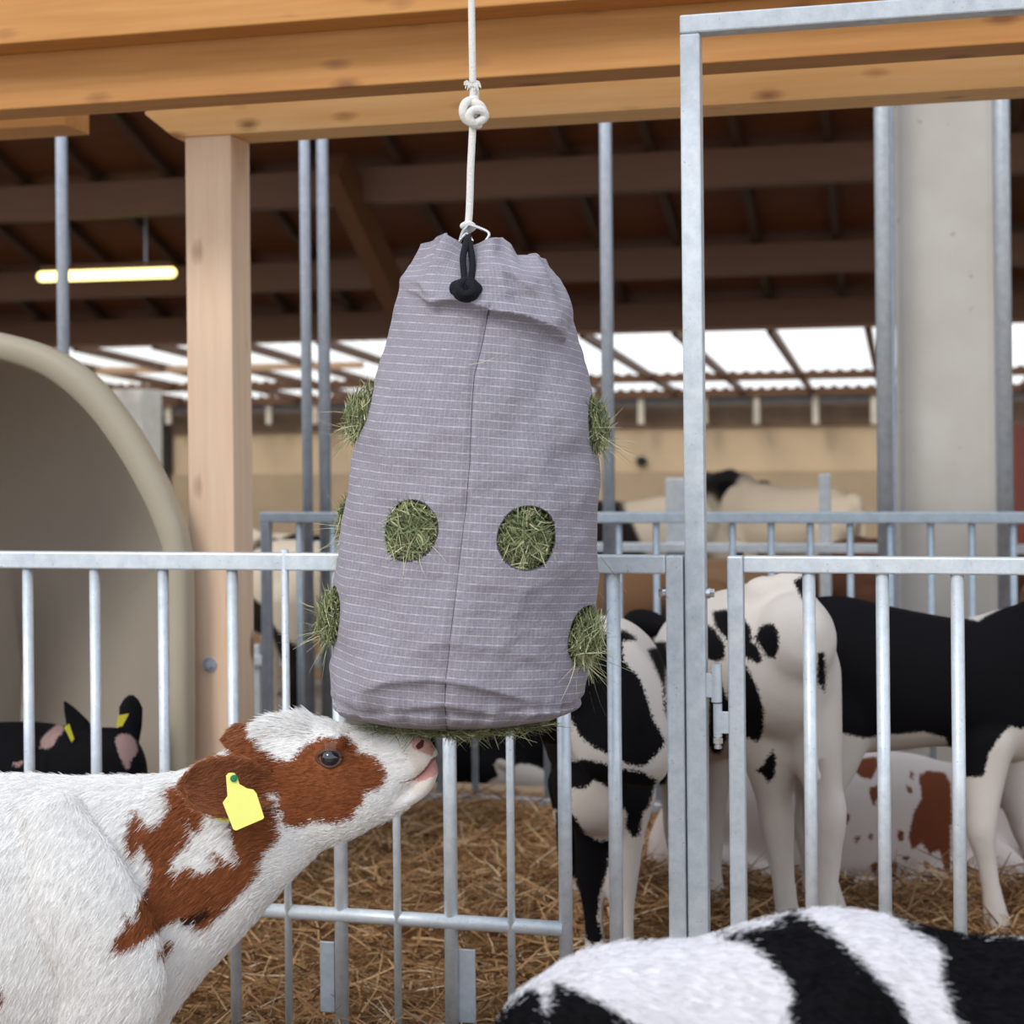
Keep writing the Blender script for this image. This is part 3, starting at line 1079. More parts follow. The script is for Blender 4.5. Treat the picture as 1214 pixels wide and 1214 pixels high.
# round feeding holes: (phi, row, radius m)
HOLES = [(-0.455, 623, 0.0545), (0.44, 631, 0.0565), (-1.42, 490, 0.056), (1.40, 503, 0.054), (-1.42, 728, 0.056), (1.20, 748, 0.056),
         (-1.90, 615, 0.055), (2.6, 625, 0.055), (2.5, 490, 0.055), (-2.6, 740, 0.055), (3.0, 760, 0.05)]
Rrow = (np.interp(YYf, ys, xr) - np.interp(YYf, ys, xl)) / 2 * DB / F
keep = np.ones(len(PHf), bool)
dyrow = (ys[1] - ys[0])
for hp_, hy, hr in HOLES:
    du = (PHf - hp_ + math.pi) % (2 * math.pi) - math.pi
    Rh = np.interp(hy, ys, (xr - xl) / 2) * DB / F
    u = du * Rh; v_ = (YYf - hy) * DB / F
    rr = np.sqrt(u * u + v_ * v_)
    ins = rr < hr - 0.002
    near = (~ins) & (rr < hr + 0.0022)
    keep &= ~ins
    # snap the border onto the circle
    sfac = np.where(near, hr / np.maximum(rr, 1e-6), 1.0)
    PHf = np.where(near, hp_ + u * sfac / Rh, PHf); YYf = np.where(near, hy + v_ * sfac * F / DB, YYf)
Vb = bag_point(PHf, YYf)
nr, nc = len(ys), NPH
i, j = np.meshgrid(np.arange(nr - 1), np.arange(nc), indexing='ij')
a0 = (i * nc + j).ravel(); a1 = (i * nc + (j + 1) % nc).ravel()
Fb = np.stack([a0, a1, a1 + nc, a0 + nc], 1)
Fb = Fb[keep[Fb].all(axis=1)]
# bottom cap: rings closing inwards
cv = len(Vb)
cent = bag_point(np.array([0.0, math.pi]), np.array([852.0, 852.0]), False).mean(axis=0)
last = (nr - 1) * nc + np.arange(nc)
ringv = Vb[last]
caps = []
prevr = last
Vall = [Vb]
cnt = len(Vb)
for s_ in (0.7, 0.4, 0.08):
    rv = cent + (ringv - cent) * s_ + np.array([0, 0, 0.004])
    Vall.append(rv)
    cur = cnt + np.arange(nc); cnt += nc
    caps.append(np.stack([prevr, np.roll(prevr, -1), np.roll(cur, -1), cur], 1)); prevr = cur
# inner collar at the neck, drawn shut
first_ = np.arange(nc); rv0 = Vb[first_]
cen0 = rv0.mean(axis=0)
prevr = first_
for s_, dz_ in ((0.93, -0.012), (0.7, -0.05), (0.35, -0.075), (0.05, -0.08)):
    rv = cen0 + (rv0 - cen0) * s_; rv[:, 2] = rv0[:, 2] * (s_ ** 1) + cen0[2] * (1 - s_) + dz_
    Vall.append(rv)
    cur = cnt + np.arange(nc); cnt += nc
    caps.append(np.stack([cur, np.roll(cur, -1), np.roll(prevr, -1), prevr], 1)); prevr = cur
VB = np.concatenate(Vall)
me = mesh_np('fabric', VB, np.concatenate([Fb] + caps))
me.validate()
uu = np.zeros(len(VB)); vv_ = np.zeros(len(VB))
uu[:len(PHf)] = PHf * RMX; vv_[:len(PHf)] = YYf * DB / F
vv_[len(PHf):] = 0.9; 
add_attr(me, 'cloth_u', uu); add_attr(me, 'cloth_v', vv_)

m, nt, b = new_mat('grey_checked_canvas')
au = N(nt, 'ShaderNodeAttribute', attribute_name='cloth_u').outputs['Fac']
av = N(nt, 'ShaderNodeAttribute', attribute_name='cloth_v').outputs['Fac']
wv = noise_tex(nt, coords(nt), 5, 2)
tilt = math_(nt, 'MULTIPLY', au, -0.06)
vvv = math_(nt, 'ADD', math_(nt, 'ADD', av, tilt), math_(nt, 'MULTIPLY', wv, 0.006))


def lines(coord, spacing, width):
    f = math_(nt, 'FRACT', math_(nt, 'DIVIDE', coord, spacing))
    d_ = math_(nt, 'ABSOLUTE', math_(nt, 'SUBTRACT', f, 0.5))
    n_ = N(nt, 'ShaderNodeMapRange')
    n_.inputs['From Min'].default_value = 0.5 - width / spacing; n_.inputs['From Max'].default_value = 0.5 - 0.3 * width / spacing
    nt.links.new(d_, n_.inputs['Value'])
    return n_.outputs[0]


fine = noise_tex(nt, coords(nt), 260, 3, 0.7)
brk = noise_tex(nt, coords(nt), 60, 2)
c = ramp(nt, fine, [(0.3, (0.215, 0.197, 0.238)), (0.7, (0.318, 0.294, 0.346))])
blot = noise_tex(nt, coords(nt), 6, 4)
c = mix(nt, math_(nt, 'MULTIPLY', blot, 0.45), c, (0.23, 0.207, 0.24))
h1 = lines(vvv, 0.0150, 0.0014)
h1 = math_(nt, 'MULTIPLY', h1, ramp(nt, brk, [(0.35, (0.12, 0.12, 0.12)), (0.62, (0.62, 0.62, 0.62))]))
c = mix(nt, h1, c, (0.62, 0.58, 0.62))
h2 = math_(nt, 'MULTIPLY', lines(au, 0.0098, 0.0011), 0.16)
c = mix(nt, h2, c, (0.6, 0.57, 0.6))
h3 = math_(nt, 'MULTIPLY', lines(vvv, 0.0050, 0.0008), 0.10)
c = mix(nt, h3, c, (0.6, 0.57, 0.6))
nt.links.new(c, b.inputs['Base Color'])
b.inputs['Roughness'].default_value = 0.85
b.inputs['Specular IOR Level'].default_value = 0.15
b.inputs['Sheen Weight'].default_value = 0.1
wr = noise_tex(nt, coords(nt), 14, 4, 0.6)
hsum = math_(nt, 'ADD', math_(nt, 'MULTIPLY', wr, 1.0), math_(nt, 'MULTIPLY', fine, 0.06))
bump(nt, b, hsum, 0.6, 0.016)
CANVAS = m
cb = at(550, 880, DB)
bag = thing('hay_bag', 'grey checked canvas hay bag with round feeding holes hanging on a rope', 'hay bag', cb)
finish('fabric', me, CANVAS, bag, smooth=True)
SEAM = plain('dark_thread', (0.07, 0.065, 0.08), 0.9)
yy_ = np.linspace(372, 849, 90)
sp = bag_point(seam_ph(yy_), yy_, True, -0.0005)
bm = bmesh.new(); tube(bm, [Vector(q_) for q_ in sp], 0.0011, 6)
obj('seam', bm, SEAM, bag)
for hp_, hy, hr in HOLES:
    Rh = np.interp(hy, ys, (xr - xl) / 2) * DB / F
    an = np.linspace(0, 2 * math.pi, 49)[:-1]
    pts = bag_point(hp_ + hr * np.cos(an) / Rh, hy + hr * np.sin(an) * F / DB, True, -0.001)
    bm = bmesh.new()
    rings = []
    c_ = Vector(pts.mean(axis=0))
    for q_ in pts:
        q_ = Vector(q_); rad = (q_ - c_).normalized()
        nrm = Fw
        rings.append([bm.verts.new(q_ + rad * (0.0017 * math.cos(t_)) + nrm * (0.0017 * math.sin(t_))) for t_ in (0, 1.57, 3.14, 4.71)])
    for i_ in range(48):
        for k_ in range(4):
            bm.faces.new((rings[i_][k_], rings[(i_ + 1) % 48][k_], rings[(i_ + 1) % 48][(k_ + 1) % 4], rings[i_][(k_ + 1) % 4]))
    obj('hole_binding', bm, SEAM, bag, smooth=True)
# drawstring with knot
BLK = plain('black_cord', (0.012, 0.012, 0.016), 0.7, 0.3, 200, bmp=0.6, bs=0.002)


def cord(bm, pix_pts, d, r, n=10, k=5):
    pp = smooth_path([tuple(at(a, b_, d + (e if e else 0))) for a, b_, e in pix_pts], k)
    return tube(bm, [Vector(q_) for q_ in pp], r, n)


df = DB - 0.92 * 0.118
bm = bmesh.new()
cord(bm, [(556, 281, 0.03), (553, 288, 0), (549, 305, -0.028), (550, 325, -0.045), (551, 338, -0.055)], df, 0.0062)
cord(bm, [(556, 281, 0.03), (557, 290, 0), (560, 310, -0.026), (559, 328, -0.044), (556, 338, -0.055)], df, 0.0060)
obj('drawstring', bm, BLK, bag, smooth=True)
bm = bmesh.new()
kc = (553, 343)
cord(bm, [(545, 336, -0.02), (541, 346, -0.03), (549, 353, -0.036), (560, 352, -0.034), (565, 343, -0.03), (560, 335, -0.03), (550, 334, -0.034), (544, 341, -0.042), (550, 349, -0.046), (560, 345, -0.044), (556, 337, -0.04)], df - 0.034, 0.0080, 10, 6)
cord(bm, [(542, 342, -0.02), (553, 343, -0.03), (563, 344, -0.02)], df - 0.034, 0.015, 12)
obj('cord_knot', bm, BLK, bag, smooth=True)
bm = bmesh.new()
cord(bm, [(546, 284, -0.03), (553, 277, -0.01), (560, 285, -0.04)], DB - 0.06, 0.0026)
cord(bm, [(556, 266, 0.0), (568, 270, -0.03), (580, 277, -0.04), (574, 288, -0.04)], DB - 0.03, 0.0028)
cord(bm, [(556, 266, 0.0), (549, 274, -0.01), (545, 286, -0.03)], DB - 0.03, 0.0028)
obj('wire_ring', bm, CHROME, bag, smooth=True)
# stray hay on the cloth
hayc = np.array([(0.28, 0.32, 0.16), (0.40, 0.41, 0.22), (0.19, 0.235, 0.12), (0.56, 0.54, 0.33), (0.10, 0.13, 0.06), (0.34, 0.31, 0.17)])

# rope
ROPE = plain('white_rope', (0.78, 0.75, 0.70), 0.85, 0.1, 250, bmp=0.9, bs=0.003)
DR = DB - 0.015
ro = thing('rope', 'white braided rope with a knot holding up the hay bag', 'rope', at(556, 268, DR))
bm = bmesh.new()
cord(bm, [(557, -260, 0), (558.5, -100, 0), (559, 0, 0), (560, 70, 0), (561, 128, 0)], DR, 0.0066, 12)
obj('upper_rope', bm, ROPE, ro, smooth=True)
bm = bmesh.new()
cord(bm, [(561, 132, 0), (560, 160, 0), (558, 200, 0), (557, 235, 0), (555.5, 262, 0), (552, 272, 0)], DR, 0.0068, 12)
cord(bm, [(549, 268, -0.006), (555, 265, -0.012), (561, 269, -0.006), (556, 273, 0.006)], DR, 0.0062, 10)
obj('lower_rope', bm, ROPE, ro, smooth=True)
bm = bmesh.new()
cord(bm, [(563, 118, 0), (552, 122, -0.010), (549, 133, -0.012), (554, 143, -0.006), (566, 145, -0.010), (575, 138, -0.008), (571, 131, -0.014), (561, 131, -0.018), (556, 138, -0.018), (560, 146, -0.014), (567, 148, -0.004)], DR, 0.0082, 12, 6)
cord(bm, [(554, 124, 0.01), (563, 122, -0.006), (571, 128, -0.004), (572, 140, 0.01), (558, 145, 0.012)], DR, 0.0086, 12, 6)
ball(bm, at(562, 134, DR), 0.0125, 16); obj('rope_knot', bm, ROPE, ro, smooth=True)
bm = bmesh.new()
cord(bm, [(564, 120, 0.004), (564, 108, 0.006), (563, 98, 0.006)], DR + 0.004, 0.0062, 12)
for k_ in range(26):
    a_ = random.uniform(-1, 1)
    cord(bm, [(560 + 5 * a_, 102, 0), (561 + 9 * a_, 98 + random.uniform(-3, 2), 0), (561 + 12 * a_, 99 + random.uniform(-2, 8), 0)], DR - 0.008, 0.0012, 5, 2)
obj('frayed_end', bm, ROPE, ro, smooth=True)
pt = at(557, -260, DR)
bm = bmesh.new(); box(bm, pt.x - 2.5, pt.x + 2.0, pt.y - 0.06, pt.y + 0.06, pt.z - 0.02, pt.z + 0.12)
tag(obj('timber_beam', bm, WOOD_A), 'overhead timber beam above the picture that the rope hangs from', 'beam')

# hay: dark core with strands pushing through the holes
PHc, YYc = np.meshgrid(np.linspace(-math.pi, math.pi, 72, endpoint=False), np.linspace(400, 846, 50))
Vc = bag_point(PHc.ravel(), YYc.ravel(), False, -0.028)
i, j = np.meshgrid(np.arange(49), np.arange(72), indexing='ij')
a0 = (i * 72 + j).ravel(); a1 = (i * 72 + (j + 1) % 72).ravel()
mec = mesh_np('hay', Vc, np.stack([a0, a1, a1 + 72, a0 + 72], 1))
m, nt, b = new_mat('packed_hay')
n1 = noise_tex(nt, coords(nt, (1, 1, 3)), 70, 6, 0.8)
c = ramp(nt, n1, [(0.3, (0.02, 0.024, 0.008)), (0.7, (0.13, 0.14, 0.05))])
nt.links.new(c, b.inputs['Base Color']); b.inputs['Roughness'].default_value = 0.9
hay = finish('hay', mec, m, None, cb, smooth=True)
tag(hay, 'green dried hay filling the grey bag and poking out of its holes', 'hay', kind='stuff')
PB, DD, LL, WW, BB, CC = [], [], [], [], [], []
cen_ax = np.array(at(550, 600, DB))
for hi_, (hp_, hy, hr) in enumerate(HOLES):
    Rh = np.interp(hy, ys, (xr - xl) / 2) * DB / F
    side = abs(hp_) > 1.0
    cnt_ = 1000
    rr = hr * 0.99 * np.sqrt(rng.uniform(0, 1, cnt_)); an = rng.uniform(0, 2 * math.pi, cnt_)
    ph_ = hp_ + rr * np.cos(an) / Rh; y_ = hy + rr * np.sin(an) * F / DB
    prot = 0.026 * (1 - (rr / hr) ** 2) if side else 0.006 * (1 - (rr / hr) ** 2)
    P = bag_point(ph_, y_, False, 0.0)
    nm = np.array(Rw)[None] * np.sin(ph_)[:, None] - np.array(Fw)[None] * np.cos(ph_)[:, None]
    P = P + nm * (prot + rng.uniform(-0.024, 0.004, cnt_))[:, None]
    tg = rng.normal(size=(cnt_, 3)); tg -= nm * (tg * nm).sum(1, keepdims=True)
    tg /= np.linalg.norm(tg, axis=1, keepdims=True)
    d_ = tg + nm * rng.normal(0.02, 0.16, cnt_)[:, None]
    l_ = rng.uniform(0.018, 0.055, cnt_)
    # keep strands inside the opening
    l_ = np.minimum(l_, np.maximum(0.014, (hr - rr) * 1.6 + 0.008))
    P = P - d_ * (l_ * 0.5)[:, None]
    PB.append(P); DD.append(d_); LL.append(l_); WW.append(rng.uniform(0.0009, 0.0028, cnt_)); BB.append(rng.normal(0, 0.009, (cnt_, 3)))
    CC.append(hayc[rng.choice(6, cnt_, p=[.25, .2, .2, .12, .13, .1])] * rng.uniform(0.7, 1.25, (cnt_, 1)))
    # loose stalks that hang out
    ns = 130 if side else 40
    an = rng.uniform(0.1 * math.pi, 0.95 * math.pi, ns)
    rr = hr * rng.uniform(0.3, 0.97, ns)
    ph_ = hp_ + rr * np.cos(an) / Rh; y_ = hy + rr * np.sin(an) * F / DB
    P = bag_point(ph_, y_, False, 0.002)
    nm = np.array(Rw)[None] * np.sin(ph_)[:, None] - np.array(Fw)[None] * np.cos(ph_)[:, None]
    d_ = nm * rng.uniform(0.2, 0.9, ns)[:, None] + rng.normal(0, 0.75, (ns, 3)) + np.array([0, 0, -0.3])
    l_ = rng.uniform(0.2, 1, ns) ** 1.5 * (0.062 if side else 0.030) + 0.008
    PB.append(P); DD.append(d_); LL.append(l_); WW.append(rng.uniform(0.0008, 0.0016, ns))
    b2 = rng.normal(0, 0.018, (ns, 3)); b2[:, 2] -= 0.012
    BB.append(b2); CC.append(hayc[rng.choice([0, 1, 3, 3], ns)] * rng.uniform(0.8, 1.3, (ns, 1)))
# hay bulging from the underside
ns = 2600
ph_ = rng.uniform(-1.9, 1.9, ns); rr = rng.uniform(0.15, 0.86, ns)
base = bag_point(ph_, np.full(ns, 842.0), False); c0 = np.array(at(548, 850, DB))
P = c0 + (base - c0) * rr[:, None]; P[:, 2] = c0[2] - 0.006 - rng.uniform(0, 0.016, ns) * (1.2 - rr)
d_ = rng.normal(size=(ns, 3)); d_[:, 2] = rng.normal(-0.05, 0.2, ns)
PB.append(P); DD.append(d_); LL.append(rng.uniform(0.015, 0.05, ns)); WW.append(rng.uniform(0.0009, 0.002, ns)); BB.append(rng.normal(0, 0.008, (ns, 3)))
CC.append(hayc[rng.choice(6, ns)] * rng.uniform(0.5, 1.1, (ns, 1)))
# long stray stalks right of the lowest hole and between the holes
stray = [((712, 660), (745, 700)), ((700, 655), (735, 690)), ((708, 700), (732, 730)), ((700, 790), (690, 830)), ((702, 800), (712, 850)), ((372, 720), (350, 716)), ((375, 735), (345, 728)),
         ((556, 432), (590, 430)), ((588, 385), (595, 402)), ((614, 330), (617, 345)), ((664, 365), (672, 376)), ((660, 682), (654, 692)), ((400, 600), (396, 630)), ((404, 610), (397, 650)),
         ((690, 815), (682, 838)), ((699, 820), (705, 845)), ((472, 665), (473, 688)), ((655, 650), (658, 673))]
for (a_, b2_) in stray:
    rad = 0.23 * (1 if 440 < a_[0] < 670 else 0.05)
    p0 = np.array(at(a_[0], a_[1], DB - rad * 1.08)); p1 = np.array(at(b2_[0], b2_[1], DB - rad * 1.08))
    PB.append(p0[None]); DD.append((p1 - p0)[None]); LL.append(np.array([np.linalg.norm(p1 - p0)])); WW.append(np.array([0.0016])); BB.append(rng.normal(0, 0.008, (1, 3))); CC.append(np.array([[0.50, 0.47, 0.22]]))
meh = strands('hay_stalks', np.concatenate(PB), np.concatenate(DD), np.concatenate(LL), np.concatenate(WW), np.concatenate(BB), np.concatenate(CC), 3)
hs_ = finish('hay_stalks', meh, tinted('hay_stalks', (1, 1, 1), 0.6), hay)
hs_['kind'] = 'stuff'

# ------------------------------------------------------------------ calves
def loft_pairs(bm, rows, d, n=28, power=2.2, m=1.0):
    """closed body from rows (top px, bottom px, half width in metres, depth offset)"""
    rows = [tuple(r) if len(r) == 6 else tuple(r) + (0.0,) for r in rows]
    rows = smooth_path(rows, 4)
    rings = []
    L = []
    for tx, ty, bx_, by_, hw, do in rows:
        t_ = at(tx, ty, d + do); b_ = at(bx_, by_, d + do)
        L.append(((t_ + b_) / 2, (t_ - b_) / 2, hw, do))
    for idx, (c_, u_, hw, do) in enumerate(L):
        pv = L[max(0, idx - 1)][0]; nx_ = L[min(len(L) - 1, idx + 1)][0]
        tn = (nx_ - pv).normalized()
        s_ = tn.cross(u_).normalized()
        ring = []
        for k_ in range(n):
            an_ = 2 * math.pi * k_ / n
            cc, q_ = math.cos(an_), math.sin(an_)
            cc = math.copysign(abs(cc) ** (2 / power), cc); q_ = math.copysign(abs(q_) ** (2 / power), q_)
            ring.append(bm.verts.new(c_ + s_ * (hw * cc) + u_ * q_))
        rings.append(ring)
    for i_ in range(len(rings) - 1):
        for k_ in range(n):
            bm.faces.new((rings[i_][k_], rings[i_][(k_ + 1) % n], rings[i_ + 1][(k_ + 1) % n], rings[i_ + 1][k_]))
    for ring, sg in ((rings[0], -1), (rings[-1], 1)):
        c_ = Vector((0, 0, 0))
        for v_ in ring:
            c_ += v_.co
        c_ /= n
        o_ = rings[1] if sg < 0 else rings[-2]
        c2 = Vector((0, 0, 0))
        for v_ in o_:
            c2 += v_.co
        c2 /= n
        r_ = sum((v_.co - c_).length for v_ in ring) / n
        tip = bm.verts.new(c_ + (c_ - c2).normalized() * r_ * 0.35)
        for k_ in range(n):
            bm.faces.new((ring[k_], ring[(k_ + 1) % n], tip))


def paths(bm, pts, side=None, n=16, k=4, power=2.0):
    """smooth limb: rows (Vector, lateral radius, vertical radius)"""
    rows = [(*p_[0], p_[1], p_[2] if len(p_) > 2 else p_[1]) for p_ in pts]
    rows = smooth_path(rows, k)
    return loft(bm, [Vector(r_[:3]) for r_ in rows], [(max(0.004, float(r_[3])), max(0.004, float(r_[4]))) for r_ in rows], side, n, power)


def leaf_mesh(bm, base, tip, wdir, wid, cup, thick=0.006, ns=12, nw=9, shape=None):
    """ear: a cupped leaf from base to tip"""
    base = Vector(base); tip = Vector(tip)
    ax = (tip - base); Ln = ax.length; t_ = ax.normalized()
    wd = Vector(wdir); wd = (wd - t_ * wd.dot(t_)).normalized()
    nn = t_.cross(wd).normalized()
    fr, bk = [], []
    for i_ in range(ns + 1):
        s_ = i_ / ns
        if shape:
            w_ = float(np.interp(s_, [q_[0] for q_ in shape], [q_[1] for q_ in shape])) * wid
        else:
            w_ = wid * (0.42 + 0.9 * math.sin(min(1, s_ * 1.15) * math.pi * 0.8)) * math.sqrt(max(0, 1 - s_ ** 5)) * 0.75
        f_, b_ = [], []
        for j_ in range(nw + 1):
            q_ = -1 + 2 * j_ / nw
            p_ = base + t_ * (s_ * Ln) + wd * (q_ * w_) + nn * (cup * (q_ * q_ - 0.5) * (1 - 0.5 * s_) + 0.25 * cup * math.sin(s_ * math.pi))
            th = thick * (1 - 0.6 * abs(q_)) * (1 - 0.5 * s_)
            f_.append(bm.verts.new(p_ + nn * th)); b_.append(bm.verts.new(p_ - nn * th))
        fr.append(f_); bk.append(b_)
    for i_ in range(ns):
        for j_ in range(nw):
            bm.faces.new((fr[i_][j_], fr[i_ + 1][j_], fr[i_ + 1][j_ + 1], fr[i_][j_ + 1]))
            bm.faces.new((bk[i_][j_], bk[i_][j_ + 1], bk[i_ + 1][j_ + 1], bk[i_ + 1][j_]))
        bm.faces.new((fr[i_][0], bk[i_][0], bk[i_ + 1][0], fr[i_ + 1][0]))
        bm.faces.new((fr[i_][nw], fr[i_ + 1][nw], bk[i_ + 1][nw], bk[i_][nw]))
    for i_ in (0, ns):
        for j_ in range(nw):
            q4 = (fr[i_][j_], fr[i_][j_ + 1], bk[i_][j_ + 1], bk[i_][j_])
            bm.faces.new(q4 if i_ == 0 else q4[::-1])


def verts_np(me):
    a_ = np.empty(len(me.vertices) * 3, np.float32); me.vertices.foreach_get('co', a_)
    return a_.reshape(-1, 3).astype(np.float64)


def paint(me, name, polys, fallback=-0.2, sub=None):
    co = verts_np(me)
    x_, y_, d_ = pix(co)
    best = np.full(len(co), -1e9)
    for pl in polys:
        best = np.maximum(best, poly_sd(x_, y_, pl))
    if sub:
        for pl in sub:
            best = np.minimum(best, -poly_sd(x_, y_, pl))
    add_attr(me, name, best * d_ / F)


def plate(bm, pts, nrm, th):
    a_ = [bm.verts.new(Vector(p_) + nrm * th * 0.5) for p_ in pts]; b_ = [bm.verts.new(Vector(p_) - nrm * th * 0.5) for p_ in pts]
    bm.faces.new(a_); bm.faces.new(b_[::-1])
    k_ = len(pts)
    for i_ in range(k_):
        bm.faces.new((a_[i_], a_[(i_ + 1) % k_], b_[(i_ + 1) % k_], b_[i_]))


WHITE = (0.88, 0.865, 0.86)
BROWN = (0.27, 0.085, 0.032)
BLACK = (0.0055, 0.005, 0.0065)
PINK = (0.62, 0.33, 0.30)
DKB = (0.045, 0.02, 0.012)

m, nt, b = new_mat('dark_eye')
b.inputs['Base Color'].default_value = (0.012, 0.013, 0.022, 1); b.inputs['Roughness'].default_value = 0.06
b.inputs['Coat Weight'].default_value = 1.0
EYEM = m
BLKF0 = plain('black_ear_fur', (0.0055, 0.005, 0.0065), 0.8)
PALEF = plain('pale_fur', (0.62, 0.54, 0.46), 0.85)
YEL = plain('yellow_plastic', (0.84, 0.82, 0.20), 0.4, 0.03, 20, bmp=0.02)
YELD = plain('yellow_plastic_dull', (0.55, 0.50, 0.03), 0.5, 0.05, 20, bmp=0.02)
GRN = plain('green_plastic', (0.02, 0.22, 0.10), 0.4)

# --- main calf -----------------------------------------------------------------
DA = 3.02
bm = bmesh.new()
# trunk
loft_pairs(bm, [(-560, 1000, -565, 1120, .06), (-545, 950, -555, 1180, .12), (-480, 922, -490, 1230, .165), (-330, 925, -340, 1245, .19), (-180, 926, -180, 1262, .205),
                (-60, 922, -60, 1262, .20), (30, 921, 20, 1262, .185), (100, 925, 110, 1262, .160), (150, 930, 175, 1245, .125), (175, 960, 200, 1210, .085)], DA)
# shoulder swell and neck
loft_pairs(bm, [(40, 925, 60, 1255, .15), (110, 922, 130, 1256, .145), (170, 921, 178, 1232, .120), (212, 916, 232, 1166, .095), (245, 903, 290, 1104, .080), (272, 888, 335, 1052, .072),
                (296, 874, 378, 1010, .068), (320, 868, 400, 985, .060)], DA)
# skull down to the nose
loft_pairs(bm, [(292, 880, 372, 1006, .058), (308, 858, 392, 1002, .070), (330, 850, 408, 996, .075), (352, 848, 424, 988, .079), (378, 852, 440, 979, .078),
                (405, 860, 453, 970, .068), (430, 865, 464, 960, .057), (452, 867, 474, 945, .048), (470, 867, 486, 930, .045), (487, 868, 501, 918, .046),
                (501, 872, 512, 910, .044), (510, 880, 517, 902, .034)], DA, power=2.35)
# lower jaw and lip
loft_pairs(bm, [(440, 942, 446, 976, .038), (458, 936, 465, 968, .034), (475, 933, 482, 958, .031), (490, 924, 499, 948, .030), (504, 914, 513, 934, .028), (514, 903, 520, 915, .020)], DA, power=2.2)
# brow, cheek muscle, muzzle pad
ball(bm, at(388, 880, DA - 0.055), 0.027, 20, (1.3, .8, .9))
ball(bm, at(392, 945, DA - 0.028), 0.050, 20, (1.1, .8, 1))
ball(bm, at(388, 880, DA + 0.055), 0.027, 20, (1.3, .8, .9))
ball(bm, at(392, 945, DA + 0.028), 0.050, 20, (1.1, .8, 1))
ball(bm, at(497, 885, DA - 0.026), 0.022, 16)
ball(bm, at(497, 885, DA + 0.026), 0.022, 16)
ball(bm, at(330, 868, DA), 0.030, 20, (1.2, 1.6, .8))
# shoulder blades and breast
for sg in (-1, 1):
    paths(bm, [(at(60, 975, DA + sg * .10), .05, .06), (at(90, 1060, DA + sg * .135), .055, .10), (at(130, 1160, DA + sg * .13), .055, .10), (at(105, 1240, DA + sg * .115), .05, .075)], side=Fw)
    # front legs
    ax_ = 110 if sg < 0 else 80
    g0 = at(ax_, 1230, DA + sg * .105)
    gnd = Vector((g0.x, g0.y, 0))
    paths(bm, [(g0 + Vector((0, 0, .10)), .06, .085), (g0 - Vector((0, 0, .02)), .05, .065), (gnd + Rw * .01 + Vector((0, 0, .29)), .033), (gnd + Rw * .012 + Vector((0, 0, .245)), .036), (gnd + Vector((0, 0, .20)), .026),
               (gnd + Vector((0, 0, .10)), .022), (gnd + Rw * .005 + Vector((0, 0, .06)), .028), (gnd + Rw * .02 + Vector((0, 0, .025)), .034)], side=Fw)
    # hind legs
    g0 = at(-500 - 25 * sg, 1150, DA + sg * .10); gnd = Vector((g0.x, g0.y, 0))
    paths(bm, [(g0 + Vector((0, 0, .06)), .09, .12), (g0 + Rw * .05 - Vector((0, 0, .08)), .07, .10), (gnd - Rw * .08 + Vector((0, 0, .30)), .036, .045), (gnd - Rw * .06 + Vector((0, 0, .22)), .028),
               (gnd - Rw * .03 + Vector((0, 0, .08)), .026), (gnd - Rw * .01 + Vector((0, 0, .025)), .034)], side=Fw)
paths(bm, [(at(-555, 960, DA), .02), (at(-590, 1000, DA), .016), (at(-600, 1120, DA), .012), (at(-595, 1260, DA), .014)], n=10)
me = remesh(bm, 0.0045, 5, 0.6)
cA = crop(0, 800, 2.9325, [(575, 395), (635, 385), (660, 420), (722, 465), (705, 540), (668, 548), (655, 500), (662, 585), (640, 600), (600, 645), (612, 700), (650, 662), (700, 690), (755, 668), (735, 605), (780, 640), (832, 658), (812, 600), (800, 520), (840, 440), (960, 440),
                        (968, 500), (965, 570), (915, 640), (905, 695), (850, 745), (790, 820), (735, 865), (705, 888), (672, 870), (690, 845), (620, 850), (560, 880), (510, 920), (440, 962), (400, 965), (397, 925), (432, 885), (440, 830), (470, 860), (480, 790),
                        (520, 730), (525, 660), (490, 590), (465, 645), (440, 600), (447, 540), (472, 470), (510, 525), (560, 520), (592, 465)])
cA2 = crop(0, 800, 2.9325, [(575, 925), (602, 928), (598, 960), (572, 990), (552, 975)])
cA3 = crop(0, 800, 2.9325, [(-20, 1100), (5, 1095), (15, 1130), (0, 1160), (-20, 1150)])
cH = crop(220, 830, 3.916, [(180, 130), (300, 150), (352, 205), (360, 232), (400, 240), (432, 270), (470, 286), (495, 280), (520, 245), (560, 210), (610, 184), (650, 172), (700, 180), (740, 170), (775, 190), (803, 220), (812, 246), (870, 252), (912, 285), (938, 340), (930, 388), (895, 418), (858, 424), (828, 445),
                            (825, 490), (790, 508), (780, 548), (730, 560), (690, 572), (600, 558), (545, 585), (500, 588), (452, 572), (450, 515), (436, 520), (425, 560), (440, 640), (390, 700), (300, 600), (250, 400)])
DARKR = [[(378, 885), (396, 878), (410, 888), (411, 902), (398, 914), (382, 908)]]
paint(me, 'brown', [cA, cA2, cA3, cH], sub=[[(318, 942), (327, 938), (332, 948), (328, 962), (320, 950)]])
paint(me, 'dark', [crop(0, 800, 2.9325, [(625, 850), (720, 812), (735, 835), (700, 860), (640, 872)])])
paint(me, 'pink', [crop(220, 830, 3.916, [(1046, 190), (1075, 168), (1130, 176), (1160, 225), (1145, 262), (1095, 242), (1055, 228)]),
                   crop(220, 830, 3.916, [(1200, 258), (1150, 268), (1120, 310), (1060, 378), (1100, 375), (1165, 345), (1200, 300)])])
paint(me, 'nose', [crop(220, 830, 3.916, [(1062, 222), (1098, 178), (1108, 190), (1106, 215), (1085, 230)])])
